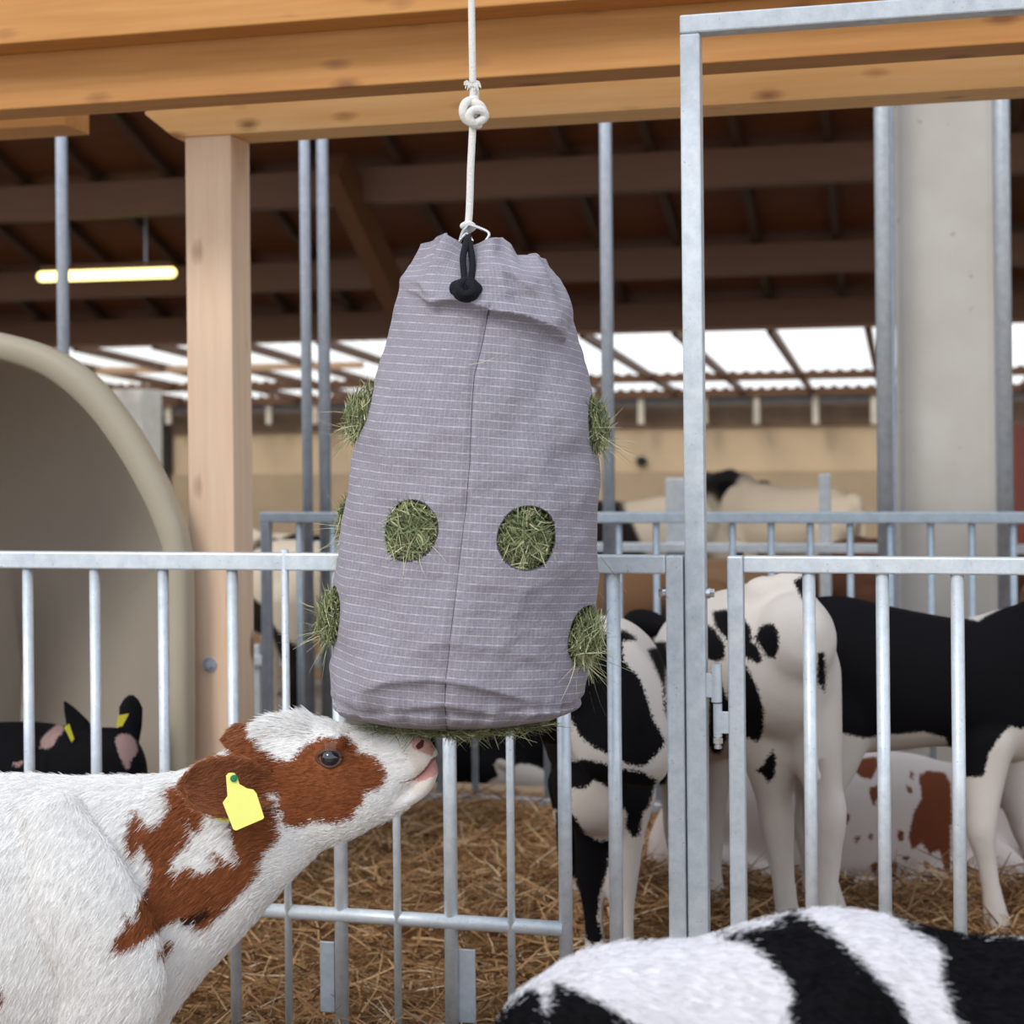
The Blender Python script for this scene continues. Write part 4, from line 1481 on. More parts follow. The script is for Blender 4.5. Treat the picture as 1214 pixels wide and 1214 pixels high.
paint(me, 'muz', [crop(220, 830, 3.916, [(1000, 200), (1060, 145), (1170, 150), (1220, 300), (1170, 400), (1060, 440), (1010, 400), (1070, 350)])])
paint(me, 'lips', [crop(220, 830, 3.916, [(1190, 262), (1150, 284), (1108, 338), (1062, 372), (990, 388), (990, 381), (1058, 366), (1102, 330), (1144, 270), (1190, 245)])])
COATA = coat('red_and_white_coat', WHITE, [('muz', (0.76, 0.68, 0.62), 0.010), ('brown', BROWN, 0.0065), ('dark', DKB, 0.006), ('pink', PINK, 0.003), ('lips', (0.30, 0.13, 0.11), 0.0015), ('nose', (0.10, 0.03, 0.03), 0.0012)], hs=(55, 55, 110))
calfA = finish('calf', me, COATA, None, at(0, 600, DA) * 1.0 - Vector((0, 0, at(0, 600, DA).z)), smooth=True)
tag(calfA, 'red and white calf in front at left stretching its nose up to the hay bag', 'calf')
# eye
ec = at(391.5, 898, DA - 0.0700)
bm = bmesh.new(); ball(bm, ec, 0.0175, 32)
obj('eye', bm, EYEM, calfA, smooth=True)
LID = plain('eyelid_skin', (0.085, 0.035, 0.022), 0.6)
bm = bmesh.new()
pts = []
for k_ in range(25):
    an_ = 2 * math.pi * k_ / 24
    rx = 0.0195 + 0.004 * (math.cos(an_) < -0.8)
    pts.append(ec - Fw * (0.009 - 0.006 * abs(math.cos(an_))) + (Rc * math.cos(an_) * rx * 1.0 + Uc * math.sin(an_) * 0.0150))
tube(bm, pts, 0.0042, 10, cap=False)
obj('eyelid', bm, LID, calfA, smooth=True)
EARB = coat('ear_brown', (0.26, 0.09, 0.038), [], hs=(60, 60, 60))
# near ear: lower leaf reaching back
shp = [(0, 0.45), (0.12, 0.62), (0.3, 0.88), (0.55, 1.0), (0.75, 0.92), (0.88, 0.76), (0.96, 0.55), (1, 0.3)]
bm = bmesh.new()
leaf_mesh(bm, at(322, 934, DA - 0.050), at(217, 931, DA - 0.155), Uw - Rw * 0.25, 0.054, -0.034, 0.006, 20, 14, shp)
obj('ear', bm, EARB, calfA, smooth=True)
bm = bmesh.new()
leaf_mesh(bm, at(318, 888, DA + 0.055), at(268, 876, DA + 0.13), Uw, 0.034, 0.016, 0.006, 14, 10, shp)
obj('ear', bm, EARB, calfA, smooth=True)
# ear tags
tg_ = [(268, 919.4), (271, 916.3), (277.5, 916.3), (281.3, 920.7), (283.8, 929.6), (292.8, 934.7), (300.4, 936), (304.3, 941), (313.2, 969), (311.5, 971), (280, 984.5), (276.7, 983.2), (264, 951.3), (269.8, 943.6)]
bm = bmesh.new(); plate(bm, [at(a_, b_, DA - 0.150 - 0.0002 * (b_ - 916)) for a_, b_ in tg_], Fw, 0.0018)
et = obj('ear_tag', bm, YEL, calfA); et['label'] = 'yellow ear tag on the front of the ear'
bt = at(277.6, 922.5, DA - 0.151)
bm = bmesh.new(); cyl(bm, bt, bt - Fw * 0.005, 0.0062, 18); cyl(bm, bt, bt - Fw * 0.008, 0.0030, 12)
obj('button', bm, GRN, et)
bm = bmesh.new(); plate(bm, [at(a_, b_, DA - 0.108 + 0.0004 * (b_ - 940)) for a_, b_ in [(228, 946), (240, 943), (264, 958), (274, 966), (271, 976), (262, 974), (234, 957)]], Fw, 0.0018)
obj('ear_tag', bm, YEL, calfA)
# eyelashes
bm = bmesh.new()
for k_ in range(12):
    a_ = 386 + k_ * 1.1
    cord(bm, [(a_, 890, 0), (a_ - 0.5, 886, -0.006), (a_ + 0.2 * (k_ - 6), 880.5, -0.012)], DA - 0.088, 0.0004, 4, 2)
obj('eyelashes', bm, plain('pale_lashes', (0.45, 0.30, 0.24)), calfA)


# fur
def fur(par, n, Lr, Wr, comb, sel=None, tuft=1.0, basec=(0.88, 0.86, 0.84)):
    me0 = par.data
    nf = len(me0.polygons)
    cn = np.empty(nf * 3, np.float32); me0.polygons.foreach_get('center', cn); cn = cn.reshape(-1, 3).astype(float)
    nr_ = np.empty(nf * 3, np.float32); me0.polygons.foreach_get('normal', nr_); nr_ = nr_.reshape(-1, 3).astype(float)
    vi = np.empty(nf * 4, np.int32) if all(False for _ in ()) else None
    lv = np.empty(len(me0.loops), np.int32); me0.loops.foreach_get('vertex_index', lv)
    st = np.empty(nf, np.int32); me0.polygons.foreach_get('loop_start', st)
    v0 = lv[st]
    wc = cn + np.array(base_of(par))[None]
    x_, y_, d_ = pix(wc)
    vis = (x_ > -40) & (x_ < 1260) & (y_ < 1260) & ((nr_ @ np.array(Fw)) < 0.35)
    if sel is not None:
        vis &= sel(x_, y_)
    idx = np.where(vis)[0]
    pick = rng.choice(idx, n)
    P = cn[pick] + rng.normal(0, 0.0022, (n, 3))
    nn = nr_[pick]
    cb_ = comb(x_[pick], y_[pick])
    cb_ = cb_ - nn * (cb_ * nn).sum(1, keepdims=True)
    cb_ /= np.linalg.norm(cb_, axis=1, keepdims=True) + 1e-9
    dd = cb_ * 1.0 + nn * rng.uniform(0.05, 0.26, n)[:, None] * tuft + rng.normal(0, 0.13, (n, 3))
    bend_ = cb_ * 0.003
    a_ = np.empty(len(me0.vertices), np.float32)
    out = np.tile(np.array([basec]), (n, 1)) * rng.uniform(0.95, 1.04, (n, 1))
    for nm_, col_, er in FURLAY:
        if nm_ in me0.attributes:
            me0.attributes[nm_].data.foreach_get('value', a_)
            mk = (a_[v0[pick]] + rng.normal(0, er, n)) > 0
            out[mk] = np.array(col_) * rng.uniform(0.6, 1.3, (mk.sum(), 1))
    out = np.clip(out, 0, 1)
    mf = strands('fur', P, dd, rng.uniform(*Lr, n), rng.uniform(*Wr, n), bend_, out, 2)
    o_ = bpy.data.objects.new('fur', mf); COL.objects.link(o_); o_.parent = par
    mf.materials.append(FURM)
    o_['kind'] = 'stuff'
    return o_


FURM = tinted('fur_hairs', (1, 1, 1), 0.75)
FURLAY = [('muz', (0.76, 0.68, 0.62), 0.004), ('brown', (0.27, 0.088, 0.034), 0.004), ('dark', DKB, 0.003), ('black', (0.006, 0.0055, 0.007), 0.004)]


def combA(x_, y_):
    out = np.zeros((len(x_), 3))
    head = (x_ > 300)
    d1 = -np.array(Rw) * 1.0 - np.array(Uw) * 0.10
    d2 = -np.array(Rw) * 0.45 - np.array(Uw) * 0.9
    d3 = -np.array(Rw) * 0.75 - np.array(Uw) * 0.55
    k1 = np.clip((x_ - 60) / 170, 0, 1)[:, None]
    out[:] = d2 * (1 - k1) + d3 * k1
    out[head] = d1
    return out


def selA(x_, y_):
    ok = np.ones(len(x_), bool)
    ok &= ~((x_ > 484) & (y_ > 866))
    ok &= ~((np.abs(x_ - 391) < 15) & (np.abs(y_ - 898) < 14))
    return ok


for e_ in [c_ for c_ in calfA.children if c_.name.startswith('ear') and 'tag' not in c_.name]:
    fur(e_, 7000, (0.005, 0.011), (0.0005, 0.0010), lambda x_, y_: np.tile(-np.array(Rw)[None] - 0.2 * np.array(Uw)[None], (len(x_), 1)), None, 0.8, (0.36, 0.135, 0.062))
fur(calfA, 110000, (0.006, 0.013), (0.0005, 0.0010), combA, lambda x_, y_: selA(x_, y_) & (x_ < 330), 1.0)
fur(calfA, 30000, (0.003, 0.007), (0.0005, 0.0010), combA, lambda x_, y_: selA(x_, y_) & (x_ >= 300), 0.8)
fur(calfA, 2500, (0.014, 0.028), (0.0006, 0.0012), combA, lambda x_, y_: (x_ > 306) & (x_ < 372) & (y_ < 872), 2.2)

# --- foreground black and white calf ---------------------------------------------
DF = 2.10
bm = bmesh.new()
def frow(px, top, bh, hw, do=0.0):
    return (px, top, px - 10, top + bh, hw, do)
loft_pairs(bm, [(2050, 1190, 2050, 1320, .06), (2030, 1140, 2030, 1420, .12), (1950, 1105, 1950, 1480, .16), (1800, 1112, 1800, 1510, .175), (1600, 1124, 1600, 1530, .195), (1400, 1124, 1400, 1535, .205), (1250, 1122, 1240, 1530, .20), (1160, 1117, 1150, 1520, .185),
                (1090, 1102, 1075, 1510, .165), (1030, 1085, 1000, 1500, .145), (960, 1083, 920, 1495, .130), (895, 1098, 850, 1470, .115), (830, 1116, 800, 1400, .105), (770, 1122, 735, 1340, .10), (715, 1127, 690, 1300, .093),
                (665, 1148, 660, 1290, .085), (625, 1178, 640, 1290, .07), (598, 1215, 620, 1280, .05)], DF, power=2.1)
# lowered head
loft_pairs(bm, [(690, 1140, 650, 1310, .075), (640, 1165, 600, 1330, .080), (606, 1195, 570, 1350, .085), (570, 1260, 545, 1400, .075), (535, 1330, 540, 1440, .06), (505, 1400, 530, 1480, .05), (480, 1440, 510, 1495, .045)], DF)
for sg in (-1, 1):
    paths(bm, [(at(1010, 1200, DF + sg * .10), .04, .06), (at(970, 1300, DF + sg * .13), .05, .09), (at(940, 1400, DF + sg * .12), .05, .09)], side=Fw)
    for px0_, lean in ((960, 0.0), (1900, 0.05)):
        g0 = at(px0_ + 20 * sg, 1440, DF + sg * .10); gnd = Vector((g0.x, g0.y, 0))
        paths(bm, [(g0 + Vector((0, 0, .05)), .06, .08), (g0 - Vector((0, 0, .07)), .04, .05), (gnd + Rw * lean + Vector((0, 0, .22)), .034), (gnd + Rw * lean * .6 + Vector((0, 0, .14)), .024), (gnd + Vector((0, 0, .05)), .028), (gnd - Rw * .015 + Vector((0, 0, .02)), .034)], side=Fw)
me = remesh(bm, 0.005, 6, 0.6)
c6 = lambda q_: crop(860, 914, 3.43, q_)
paint(me, 'black', [c6([(-40, 664), (0, 664), (100, 650), (175, 636), (225, 596), (262, 575), (345, 610), (405, 645), (460, 690), (535, 765), (640, 872), (720, 955), (770, 1060), (900, 1700), (300, 1700), (262, 1029), (258, 965), (274, 930), (262, 880), (235, 832), (175, 765), (100, 702), (55, 692), (0, 692)]),
                    c6([(690, 570), (740, 570), (800, 600), (1000, 660), (1214, 680), (4500, 700), (4500, 1500), (1100, 1500), (950, 1040), (890, 890), (878, 830), (885, 760), (868, 715), (800, 675), (735, 640), (700, 600)]),
                    crop(560, 914, 4.047, [(0, 1300), (100, 1214), (150, 1150), (215, 1095), (290, 1052), (330, 1072), (372, 1078), (395, 1015), (450, 1035), (560, 1078), (650, 1130), (720, 1180), (820, 1230), (900, 2200), (0, 2200)])],
      sub=[crop(560, 914, 4.047, [(335, 1090), (362, 1080), (372, 1110), (352, 1155), (335, 1140)])])
COATF = coat('black_and_white_coat', (0.74, 0.72, 0.75), [('black', BLACK, 0.006)], hs=(50, 50, 90))
calfF = finish('calf', me, COATF, None, Vector((at(1200, 1200, DF).x, at(1200, 1200, DF).y, 0)), smooth=True)
tag(calfF, 'black and white calf at the bottom right edge, nearest of all, only its back showing', 'calf')
bm = bmesh.new()
leaf_mesh(bm, at(636, 1225, DF - 0.07), at(668, 1300, DF - 0.16), Uw, 0.04, 0.02, 0.006, 12, 8, shp)
obj('ear', bm, BLKF0, calfF, smooth=True)
fur(calfF, 45000, (0.005, 0.010), (0.0005, 0.0009), lambda x_, y_: np.tile(np.array(Rw)[None] * 1.0 - np.array(Uw)[None] * 0.5, (len(x_), 1)), None, 0.8, (0.76, 0.74, 0.77))


# --- calves inside the pen -------------------------------------------------------
def leg(bm, top, knee, hoof, r0, rk, side, hind=False, r1=None):
    """limb from the trunk to the ground"""
    top = Vector(top); knee = Vector(knee); hoof = Vector(hoof)
    hoof.z = max(hoof.z, 0.03)
    mid = knee.lerp(hoof, 0.55)
    paths(bm, [(top, r0 * .85, r0), (top.lerp(knee, .45), r0 * .6, r0 * .72), (top.lerp(knee, .8), rk * 1.05, rk * 1.15), (knee, rk, rk * 1.08), (knee.lerp(hoof, .25), rk * .78), (mid, rk * .68), (knee.lerp(hoof, .85), rk * .85), (hoof, rk * 1.0)], side=side)


def finish_calf(bm, vox, label, mat, layers, basept, group=None):
    me = remesh(bm, vox, 14, 0.7)
    for nm_, polys in layers:
        paint(me, nm_, polys)
    bp = Vector((basept.x, basept.y, 0))
    o_ = finish('calf', me, mat, None, bp, smooth=True)
    tag(o_, label, 'calf', group)
    return o_


def gz(p_):
    return Vector((p_.x, p_.y, 0.03))


def gpt(px, Y_or_d):
    r_ = ray(px, 600); p_ = EYE + r_ * Y_or_d
    return Vector((p_.x, p_.y, 0.035))


COATW = coat('holstein_coat', (0.66, 0.60, 0.55), [('black', BLACK, 0.007)])
COATR = coat('red_spotted_coat', (0.66, 0.57, 0.53), [('brown', (0.17, 0.050, 0.022), 0.006)])

# W: white calf with black spots, rump to the gate
DW = 4.18
bm = bmesh.new()
hip = at(925, 778, DW); sh = at(822, 812, DW + 0.60)
axw = (sh - hip).normalized(); sdw = axw.cross(Uw).normalized()
paths(bm, [(hip - axw * .10 + Uw * .03, .10, .12), (hip, .155, .205), (hip.lerp(sh, .25), .17, .215), (hip.lerp(sh, .55), .19, .23), (hip.lerp(sh, .85), .17, .225), (sh + axw * .06, .12, .17)], side=sdw, n=24)
ball(bm, at(933, 695, DW), 0.05, 16, (1, 1, .8)); ball(bm, at(905, 702, DW + .02), 0.055, 16, (1, 1, .8)); ball(bm, at(957, 735, DW - .01), 0.055, 16)
leg(bm, at(948, 800, DW + .01), at(983, 965, DW), gpt(972, DW + .02), .125, .048, sdw)
leg(bm, at(905, 820, DW + .05), at(921, 975, DW + .12), gpt(934, DW + .12), .13, .048, sdw)
leg(bm, at(845, 880, DW + .52), at(845, 990, DW + .58), gpt(845, DW + .58), .08, .036, sdw)
leg(bm, at(800, 880, DW + .66), at(800, 985, DW + .70), gpt(800, DW + .70), .08, .036, sdw)
nk_ = sh + axw * .05
paths(bm, [(nk_, .11, .16), (nk_ + Fw * .14 + Uw * .06, .085, .12), (nk_ + Fw * .26 + Rw * .03 + Uw * .10, .075, .10)], side=sdw)
paths(bm, [(nk_ + Fw * .24 + Rw * .03 + Uw * .12, .075, .10), (nk_ + Fw * .36 + Rw * .06 + Uw * .06, .07, .08), (nk_ + Fw * .50 + Rw * .09 - Uw * .04, .045, .05)], side=sdw)
paths(bm, [(at(950, 688, DW - .02), .022), (at(962, 720, DW - .11), .018), (at(966, 790, DW - .125), .014), (at(966, 880, DW - .10), .012), (at(968, 925, DW - .10), .018)], n=10)
z4 = lambda q_: crop(650, 660, 4.047, q_)
WBL = [z4([(785, 262), (850, 250), (940, 300), (972, 350), (975, 400), (1010, 440), (1028, 500), (1000, 512), (945, 480), (860, 400), (800, 330)]),
       z4([(1040, 325), (1080, 318), (1105, 370), (1108, 440), (1085, 492), (1050, 480), (1018, 430), (990, 395), (1010, 345)]),
       z4([(760, 320), (800, 350), (850, 430), (842, 490), (810, 502), (700, 480), (640, 420), (650, 300)]),
       z4([(770, 590), (830, 600), (860, 680), (880, 520), (945, 515), (1000, 620), (1035, 740), (1025, 860), (1005, 890), (960, 870), (900, 880), (860, 860), (830, 950), (790, 950), (765, 900)]),
       z4([(990, 1030), (1030, 1000), (1075, 925), (1092, 965), (1085, 1050), (1058, 1088), (1035, 1050)]),  # wedge beside the hind leg: leg shadow painted into the coat
       crop(900, 660, 3.866, [(150, 110), (200, 85), (240, 110), (262, 180), (240, 240), (195, 190)]),
       crop(900, 660, 3.866, [(262, 440), (300, 440), (305, 500), (300, 620), (270, 570)]),
       [(735, 735), (800, 715), (850, 702), (830, 690), (700, 700)], [(700, 770), (790, 760), (800, 860), (790, 930), (700, 960)]]
wc_ = finish_calf(bm, 0.010, 'white calf with black spots standing behind the hinge, rump towards the gate', COATW, [('black', WBL)], hip)
bm = bmesh.new(); hd = nk_ + Fw * .26 + Rw * .03 + Uw * .15; sdw = Rw
leaf_mesh(bm, hd + sdw * .06, hd + sdw * .20 + Uw * .02, Uw, .045, .02, .006, 10, 8, shp); obj('ear', bm, BLKF0, wc_, smooth=True)
bm = bmesh.new(); leaf_mesh(bm, hd - sdw * .06, hd - sdw * .20 + Uw * .02, Uw, .045, .02, .006, 10, 8, shp); obj('ear', bm, BLKF0, wc_, smooth=True)

# M: black faced calf looking over the fence with its head lowered
DM = 3.98
bm = bmesh.new()
loft_pairs(bm, [(688, 775, 640, 880, .11), (705, 745, 672, 885, .105, -.02), (745, 752, 672, 880, .095, -.06), (775, 790, 684, 900, .090, -.10), (793, 830, 700, 925, .085, -.14),
                (797, 862, 730, 928, .07, -.17), (797, 890, 752, 932, .055, -.19), (795, 905, 768, 934, .045, -.20)], DM)
paths(bm, [(at(700, 815, DM - .02), .105, .15), (at(715, 818, DM + .15), .14, .19), (at(722, 828, DM + .32), .165, .215), (at(704, 850, DM + .52), .15, .22), (at(704, 850, DM + .70), .135, .20), (at(704, 840, DM + .80), .09, .13)], side=Rw, n=24)
ball(bm, at(705, 930, DM + .12), 0.11, 20, (1, 1, 1.15))
leg(bm, at(705, 945, DM + .17), at(700, 1035, DM + .19), gpt(703, DM + .19), .085, .040, Rw)
leg(bm, at(745, 940, DM + .14), at(737, 1045, DM + .16), gpt(735, DM + .14), .085, .043, Rw)
leg(bm, at(676, 930, DM + .68), at(674, 1010, DM + .73), gpt(676, DM + .71), .08, .036, Rw)
leg(bm, at(735, 930, DM + .68), at(737, 1010, DM + .73), gpt(738, DM + .71), .08, .036, Rw)
z5 = lambda q_: crop(560, 914, 4.047, q_)
MBL = [[(500, 700), (676, 700), (676, 960), (500, 960)], z4([(215, 395), (300, 360), (360, 352), (420, 385), (425, 402), (360, 405), (362, 505), (430, 570), (470, 680), (500, 780), (565, 880), (560, 905), (470, 1005), (430, 1005), (360, 990), (300, 960), (215, 915), (150, 860), (118, 790), (50, 700), (-100, 900), (-300, 900), (-300, 200), (120, 200), (190, 330)]),
       z4([(430, 300), (500, 270), (640, 250), (640, 440), (570, 440), (560, 620), (572, 780), (560, 740), (550, 620), (475, 445), (570, 430), (570, 370), (500, 340)]),
       z4([(118, 985), (170, 970), (240, 985), (300, 995), (350, 1015), (430, 1030), (525, 1075), (480, 1160), (420, 1300), (300, 1120), (225, 1070), (170, 1115), (118, 1110), (-300, 1100), (-300, 900), (100, 960)]),
       z5([(480, 210), (540, 300), (610, 338), (665, 330), (650, 460), (610, 600), (600, 700), (625, 810), (580, 828), (540, 800), (525, 660), (500, 540), (400, 400), (400, 200)]),
       z5([(740, 0), (830, 10), (880, 60), (850, 170), (820, 200), (800, 315), (765, 318), (735, 270)]),
       z5([(900, 60), (918, 150), (900, 225), (884, 190)])]
mc_ = finish_calf(bm, 0.009, 'calf with black face and white blaze facing the bars right of the hay bag', COATW, [('black', MBL)], at(690, 830, DM + .5))
bm = bmesh.new(); ball(bm, at(747, 828, DM - .155), 0.020, 16); obj('eye', bm, EYEM, mc_, smooth=True)
bm = bmesh.new(); leaf_mesh(bm, at(690, 775, DM), at(640, 800, DM + .02), Uw, .045, .02, .006, 10, 8, shp); obj('ear', bm, plain('black_fur', BLACK, .8), mc_, smooth=True)
BLKF = bpy.data.materials['black_fur']

# B: black calf with a white belly, head beyond the right edge
DBk = 4.68
bm = bmesh.new()
fwd = Rw; 
loft_pairs(bm, [(930, 745, 935, 850, .09), (955, 712, 960, 890, .15), (1000, 706, 1005, 892, .17), (1045, 716, 1050, 890, .185), (1100, 727, 1105, 884, .19), (1145, 733, 1150, 888, .175), (1185, 722, 1195, 905, .15), (1215, 712, 1230, 890, .12), (1240, 690, 1262, 850, .10), (1275, 650, 1305, 790, .085), (1305, 620, 1330, 750, .075)], DBk, n=24)
loft_pairs(bm, [(1285, 615, 1320, 740, .075), (1320, 610, 1345, 735, .085), (1360, 640, 1355, 735, .07), (1395, 680, 1375, 745, .05), (1412, 705, 1395, 750, .04)], DBk)
leg(bm, at(1168, 880, DBk - .10), at(1163, 985, DBk - .14), onY(1183, 1098, at(1183, 1098, DBk - .14).y), .085, .042, Fw)
leg(bm, at(1185, 880, DBk + .12), at(1215, 985, DBk + .12), gpt(1232, DBk + .12), .085, .038, Fw)
leg(bm, at(985, 850, DBk - .08), at(968, 980, DBk - .10), gpt(990, DBk - .10), .13, .042, Fw)
leg(bm, at(985, 850, DBk + .12), at(955, 980, DBk + .12), gpt(962, DBk + .12), .13, .042, Fw)
z6 = lambda q_: crop(900, 660, 3.866, q_)
BWH = z6([(200, 100), (320, 120), (600, 160), (880, 260), (1000, 295), (1260, 150), (2400, -500), (2400, 200), (1500, 600), (1205, 790), (1150, 775), (1100, 830), (1055, 900), (1030, 1010), (945, 1010), (880, 940), (855, 830), (760, 805), (600, 815), (480, 835), (345, 800), (200, 900)])
COATB = coat('black_coat', (0.66, 0.60, 0.55), [('black', BLACK, 0.006)])
bc_ = finish_calf(bm, 0.010, 'mostly black calf with white belly and legs standing at the right behind the gate', COATB, [('black', [BWH])], at(1080, 800, DBk))
bm = bmesh.new(); leaf_mesh(bm, at(1296, 640, DBk - .07), at(1262, 660, DBk - .2), Uw, .045, .02, .006, 10, 8, shp); obj('ear', bm, BLKF, bc_, smooth=True)
bm = bmesh.new(); ball(bm, at(1350, 668, DBk - .07), 0.019, 16); obj('eye', bm, EYEM, bc_, smooth=True)

# R: brown spotted calf lying down
DRr = 5.24
bm = bmesh.new()
loft_pairs(bm, [(770, 990, 775, 1050, .06), (795, 945, 795, 1065, .13), (850, 905, 850, 1070, .18), (930, 892, 930, 1072, .21), (1010, 890, 1010, 1072, .22), (1080, 893, 1080, 1070, .20), (1130, 905, 1135, 1068, .17), (1175, 900, 1185, 1050, .12), (1205, 870, 1225, 1000, .085), (1225, 855, 1245, 970, .075)], DRr, n=24)
loft_pairs(bm, [(1170, 905, 1185, 1000, .06), (1195, 880, 1205, 985, .075), (1225, 872, 1235, 985, .08), (1262, 890, 1262, 985, .07), (1300, 925, 1290, 985, .05), (1315, 940, 1308, 985, .04)], DRr - .05)
for a_, b_2, c_ in (((1150, 1035), (1085, 1052), (1020, 1048)), ((1180, 1020), (1225, 1050), (1165, 1058)), ((860, 1025), (925, 1050), (850, 1060))):
    p0, p1, p2 = at(*a_, DRr - .16), at(*b_2, DRr - .24), at(*c_, DRr - .26)
    paths(bm, [(p0, .07), (p0.lerp(p1, .6), .05), (p1, .038), (p1.lerp(p2, .5), .027), (p2, .03)], n=12)
rb = [z6([(418, 930), (540, 918), (545, 960), (515, 1020), (470, 1015), (430, 975)]), z6([(365, 945), (382, 960), (378, 985), (364, 975)]), z6([(500, 1060), (545, 1050), (545, 1110), (520, 1105)]),
      z6([(690, 980), (710, 990), (705, 1030), (690, 1010)]), z6([(670, 1040), (700, 1060), (705, 1090), (680, 1080)]), z6([(730, 1010), (770, 980), (850, 990), (880, 1040), (885, 1240), (820, 1200), (760, 1160), (745, 1090)]),
      z6([(110, 995), (145, 1000), (140, 1020), (118, 1018)]), z6([(135, 1045), (162, 1060), (160, 1085), (140, 1070)]), z6([(165, 1100), (205, 1090), (205, 1140), (170, 1130)])]
y6 = lambda q_: crop(860, 914, 3.43, q_)
rb += [y6([(790, 10), (880, 20), (915, 60), (915, 440), (890, 400), (870, 320), (830, 340), (800, 290), (760, 320), (745, 270), (765, 170), (800, 110)]), y6([(700, 240), (725, 245), (722, 285), (702, 280)]),
       y6([(585, 80), (618, 60), (615, 110), (605, 155), (590, 110)]), y6([(590, 380), (620, 370), (612, 425), (595, 410)]), y6([(675, 370), (700, 375), (690, 435), (675, 430)]), y6([(805, 365), (830, 375), (828, 410), (812, 405)]),
       y6([(488, 165), (505, 180), (500, 215), (485, 205)]), y6([(525, 270), (548, 265), (540, 290), (528, 290)]), y6([(583, 250), (600, 255), (600, 280), (585, 280)]), y6([(770, 445), (790, 452), (785, 465)]),
       y6([(1150, 0), (1190, 0), (1190, 60), (1165, 80)]), y6([(1105, 95), (1145, 85), (1178, 100), (1170, 140), (1130, 155), (1105, 135)]), y6([(1200, 120), (1260, 90), (1300, 200), (1230, 170)]), y6([(700, 340), (750, 350), (735, 368)])]
rc_ = finish_calf(bm, 0.010, 'white calf with red brown speckles lying on the straw behind the gate', COATR, [('brown', rb)], at(1000, 1000, DRr))
bm = bmesh.new(); leaf_mesh(bm, at(1200, 905, DRr - .12), at(1176, 925, DRr - .22), Uw, .035, .02, .006, 10, 8, shp); obj('ear', bm, EARB, rc_, smooth=True)
bm = bmesh.new(); plate(bm, [at(a_, b_, DRr - .27) for a_, b_ in [(1186, 914), (1192, 912), (1197, 924), (1207, 938), (1192, 940), (1186, 930)]], Fw, .002); obj('ear_tag', bm, YELD, rc_)

# lying black calf in the hutch
DHh = 4.62
bm = bmesh.new()
loft_pairs(bm, [(-260, 900, -265, 1000, .08), (-220, 872, -220, 1040, .15), (-120, 858, -120, 1055, .20), (-30, 857, -30, 1055, .20), (40, 856, 40, 1040, .17), (85, 862, 80, 1000, .12), (110, 866, 110, 970, .09)], DHh, n=22)
loft_pairs(bm, [(60, 866, 75, 980, .07), (92, 864, 100, 975, .09), (125, 862, 128, 965, .09), (150, 866, 150, 965, .085), (166, 885, 160, 960, .07), (174, 908, 166, 955, .045)], DHh - .12)
for a_, b_2, c_ in (((60, 985), (110, 1045), (40, 1055)), ((-160, 990), (-90, 1050), (-170, 1058))):
    p0, p1, p2 = at(*a_, DHh - .16), at(*b_2, DHh - .24), at(*c_, DHh - .26)
    paths(bm, [(p0, .07), (p0.lerp(p1, .6), .05), (p1, .038), (p1.lerp(p2, .5), .027), (p2, .03)], n=12)
z7 = lambda q_: crop(0, 780, 5.058, q_)
hc_ = finish_calf(bm, 0.010, 'black calf with upright ears and pink patches lying in the cream hutch', coat('black_calf_coat', BLACK, [('pale', (0.34, 0.22, 0.20), 0.005)]),
                  [('pale', [z7([(690, 480), (720, 452), (780, 455), (818, 500), (825, 560), (785, 615), (780, 660), (760, 668), (725, 610), (700, 540)]), z7([(335, 400), (375, 395), (385, 440), (345, 480), (325, 520), (290, 545), (240, 540), (250, 480)]), z7([(75, 630), (110, 622), (150, 620), (110, 655), (80, 650)])])], at(-60, 900, DHh))
bm = bmesh.new(); leaf_mesh(bm, at(100, 880, DHh - .12), at(76, 832, DHh - .12), Rw, .042, .02, .006, 12, 8, [(0, .9), (.4, .75), (.8, .35), (1, .05)]); obj('ear', bm, BLKF, hc_, smooth=True)
bm = bmesh.new(); leaf_mesh(bm, at(152, 886, DHh - .10), at(155, 824, DHh - .10), Rw, .036, .02, .006, 12, 8, [(0, .7), (.4, .9), (.75, .9), (.92, .55), (1, .15)]); obj('ear', bm, BLKF, hc_, smooth=True)
for q_, dd_ in (([(140, 848), (153, 846), (145, 861), (138, 862)], .15), ([(76, 862), (82, 858), (88, 876), (85, 880)], .19)):
    bm = bmesh.new(); plate(bm, [at(a_, b_, DHh - dd_) for a_, b_ in q_], Fw, .002); obj('ear_tag', bm, YELD, hc_)

# black calf lying beyond the far fence
DN = 6.65
bm = bmesh.new()
loft_pairs(bm, [(415, 900, 415, 935, .06), (435, 860, 435, 940, .12), (480, 838, 480, 944, .18), (550, 832, 550, 944, .19), (620, 836, 620, 944, .18), (668, 848, 668, 940, .13), (690, 870, 688, 932, .07)], DN, n=20)
loft_pairs(bm, [(570, 890, 565, 935, .05), (600, 890, 600, 942, .08), (640, 905, 640, 943, .06), (678, 925, 676, 943, .04)], DN - .26)
nc_ = finish_calf(bm, 0.014, 'black calf with a white patch lying low behind the far fence', COATB, [('black', [[(300, 700), (800, 700), (800, 990), (690, 990), (690, 935), (670, 927), (650, 915), (632, 907), (615, 905), (600, 915), (592, 905), (585, 905), (592, 922), (580, 925), (576, 940), (300, 990)]])], at(550, 900, DN))
bm = bmesh.new(); leaf_mesh(bm, at(606, 912, DN - .34), at(588, 903, DN - .34), Uw, .02, .01, .005, 8, 6, shp); obj('ear', bm, PALEF, nc_, smooth=True)


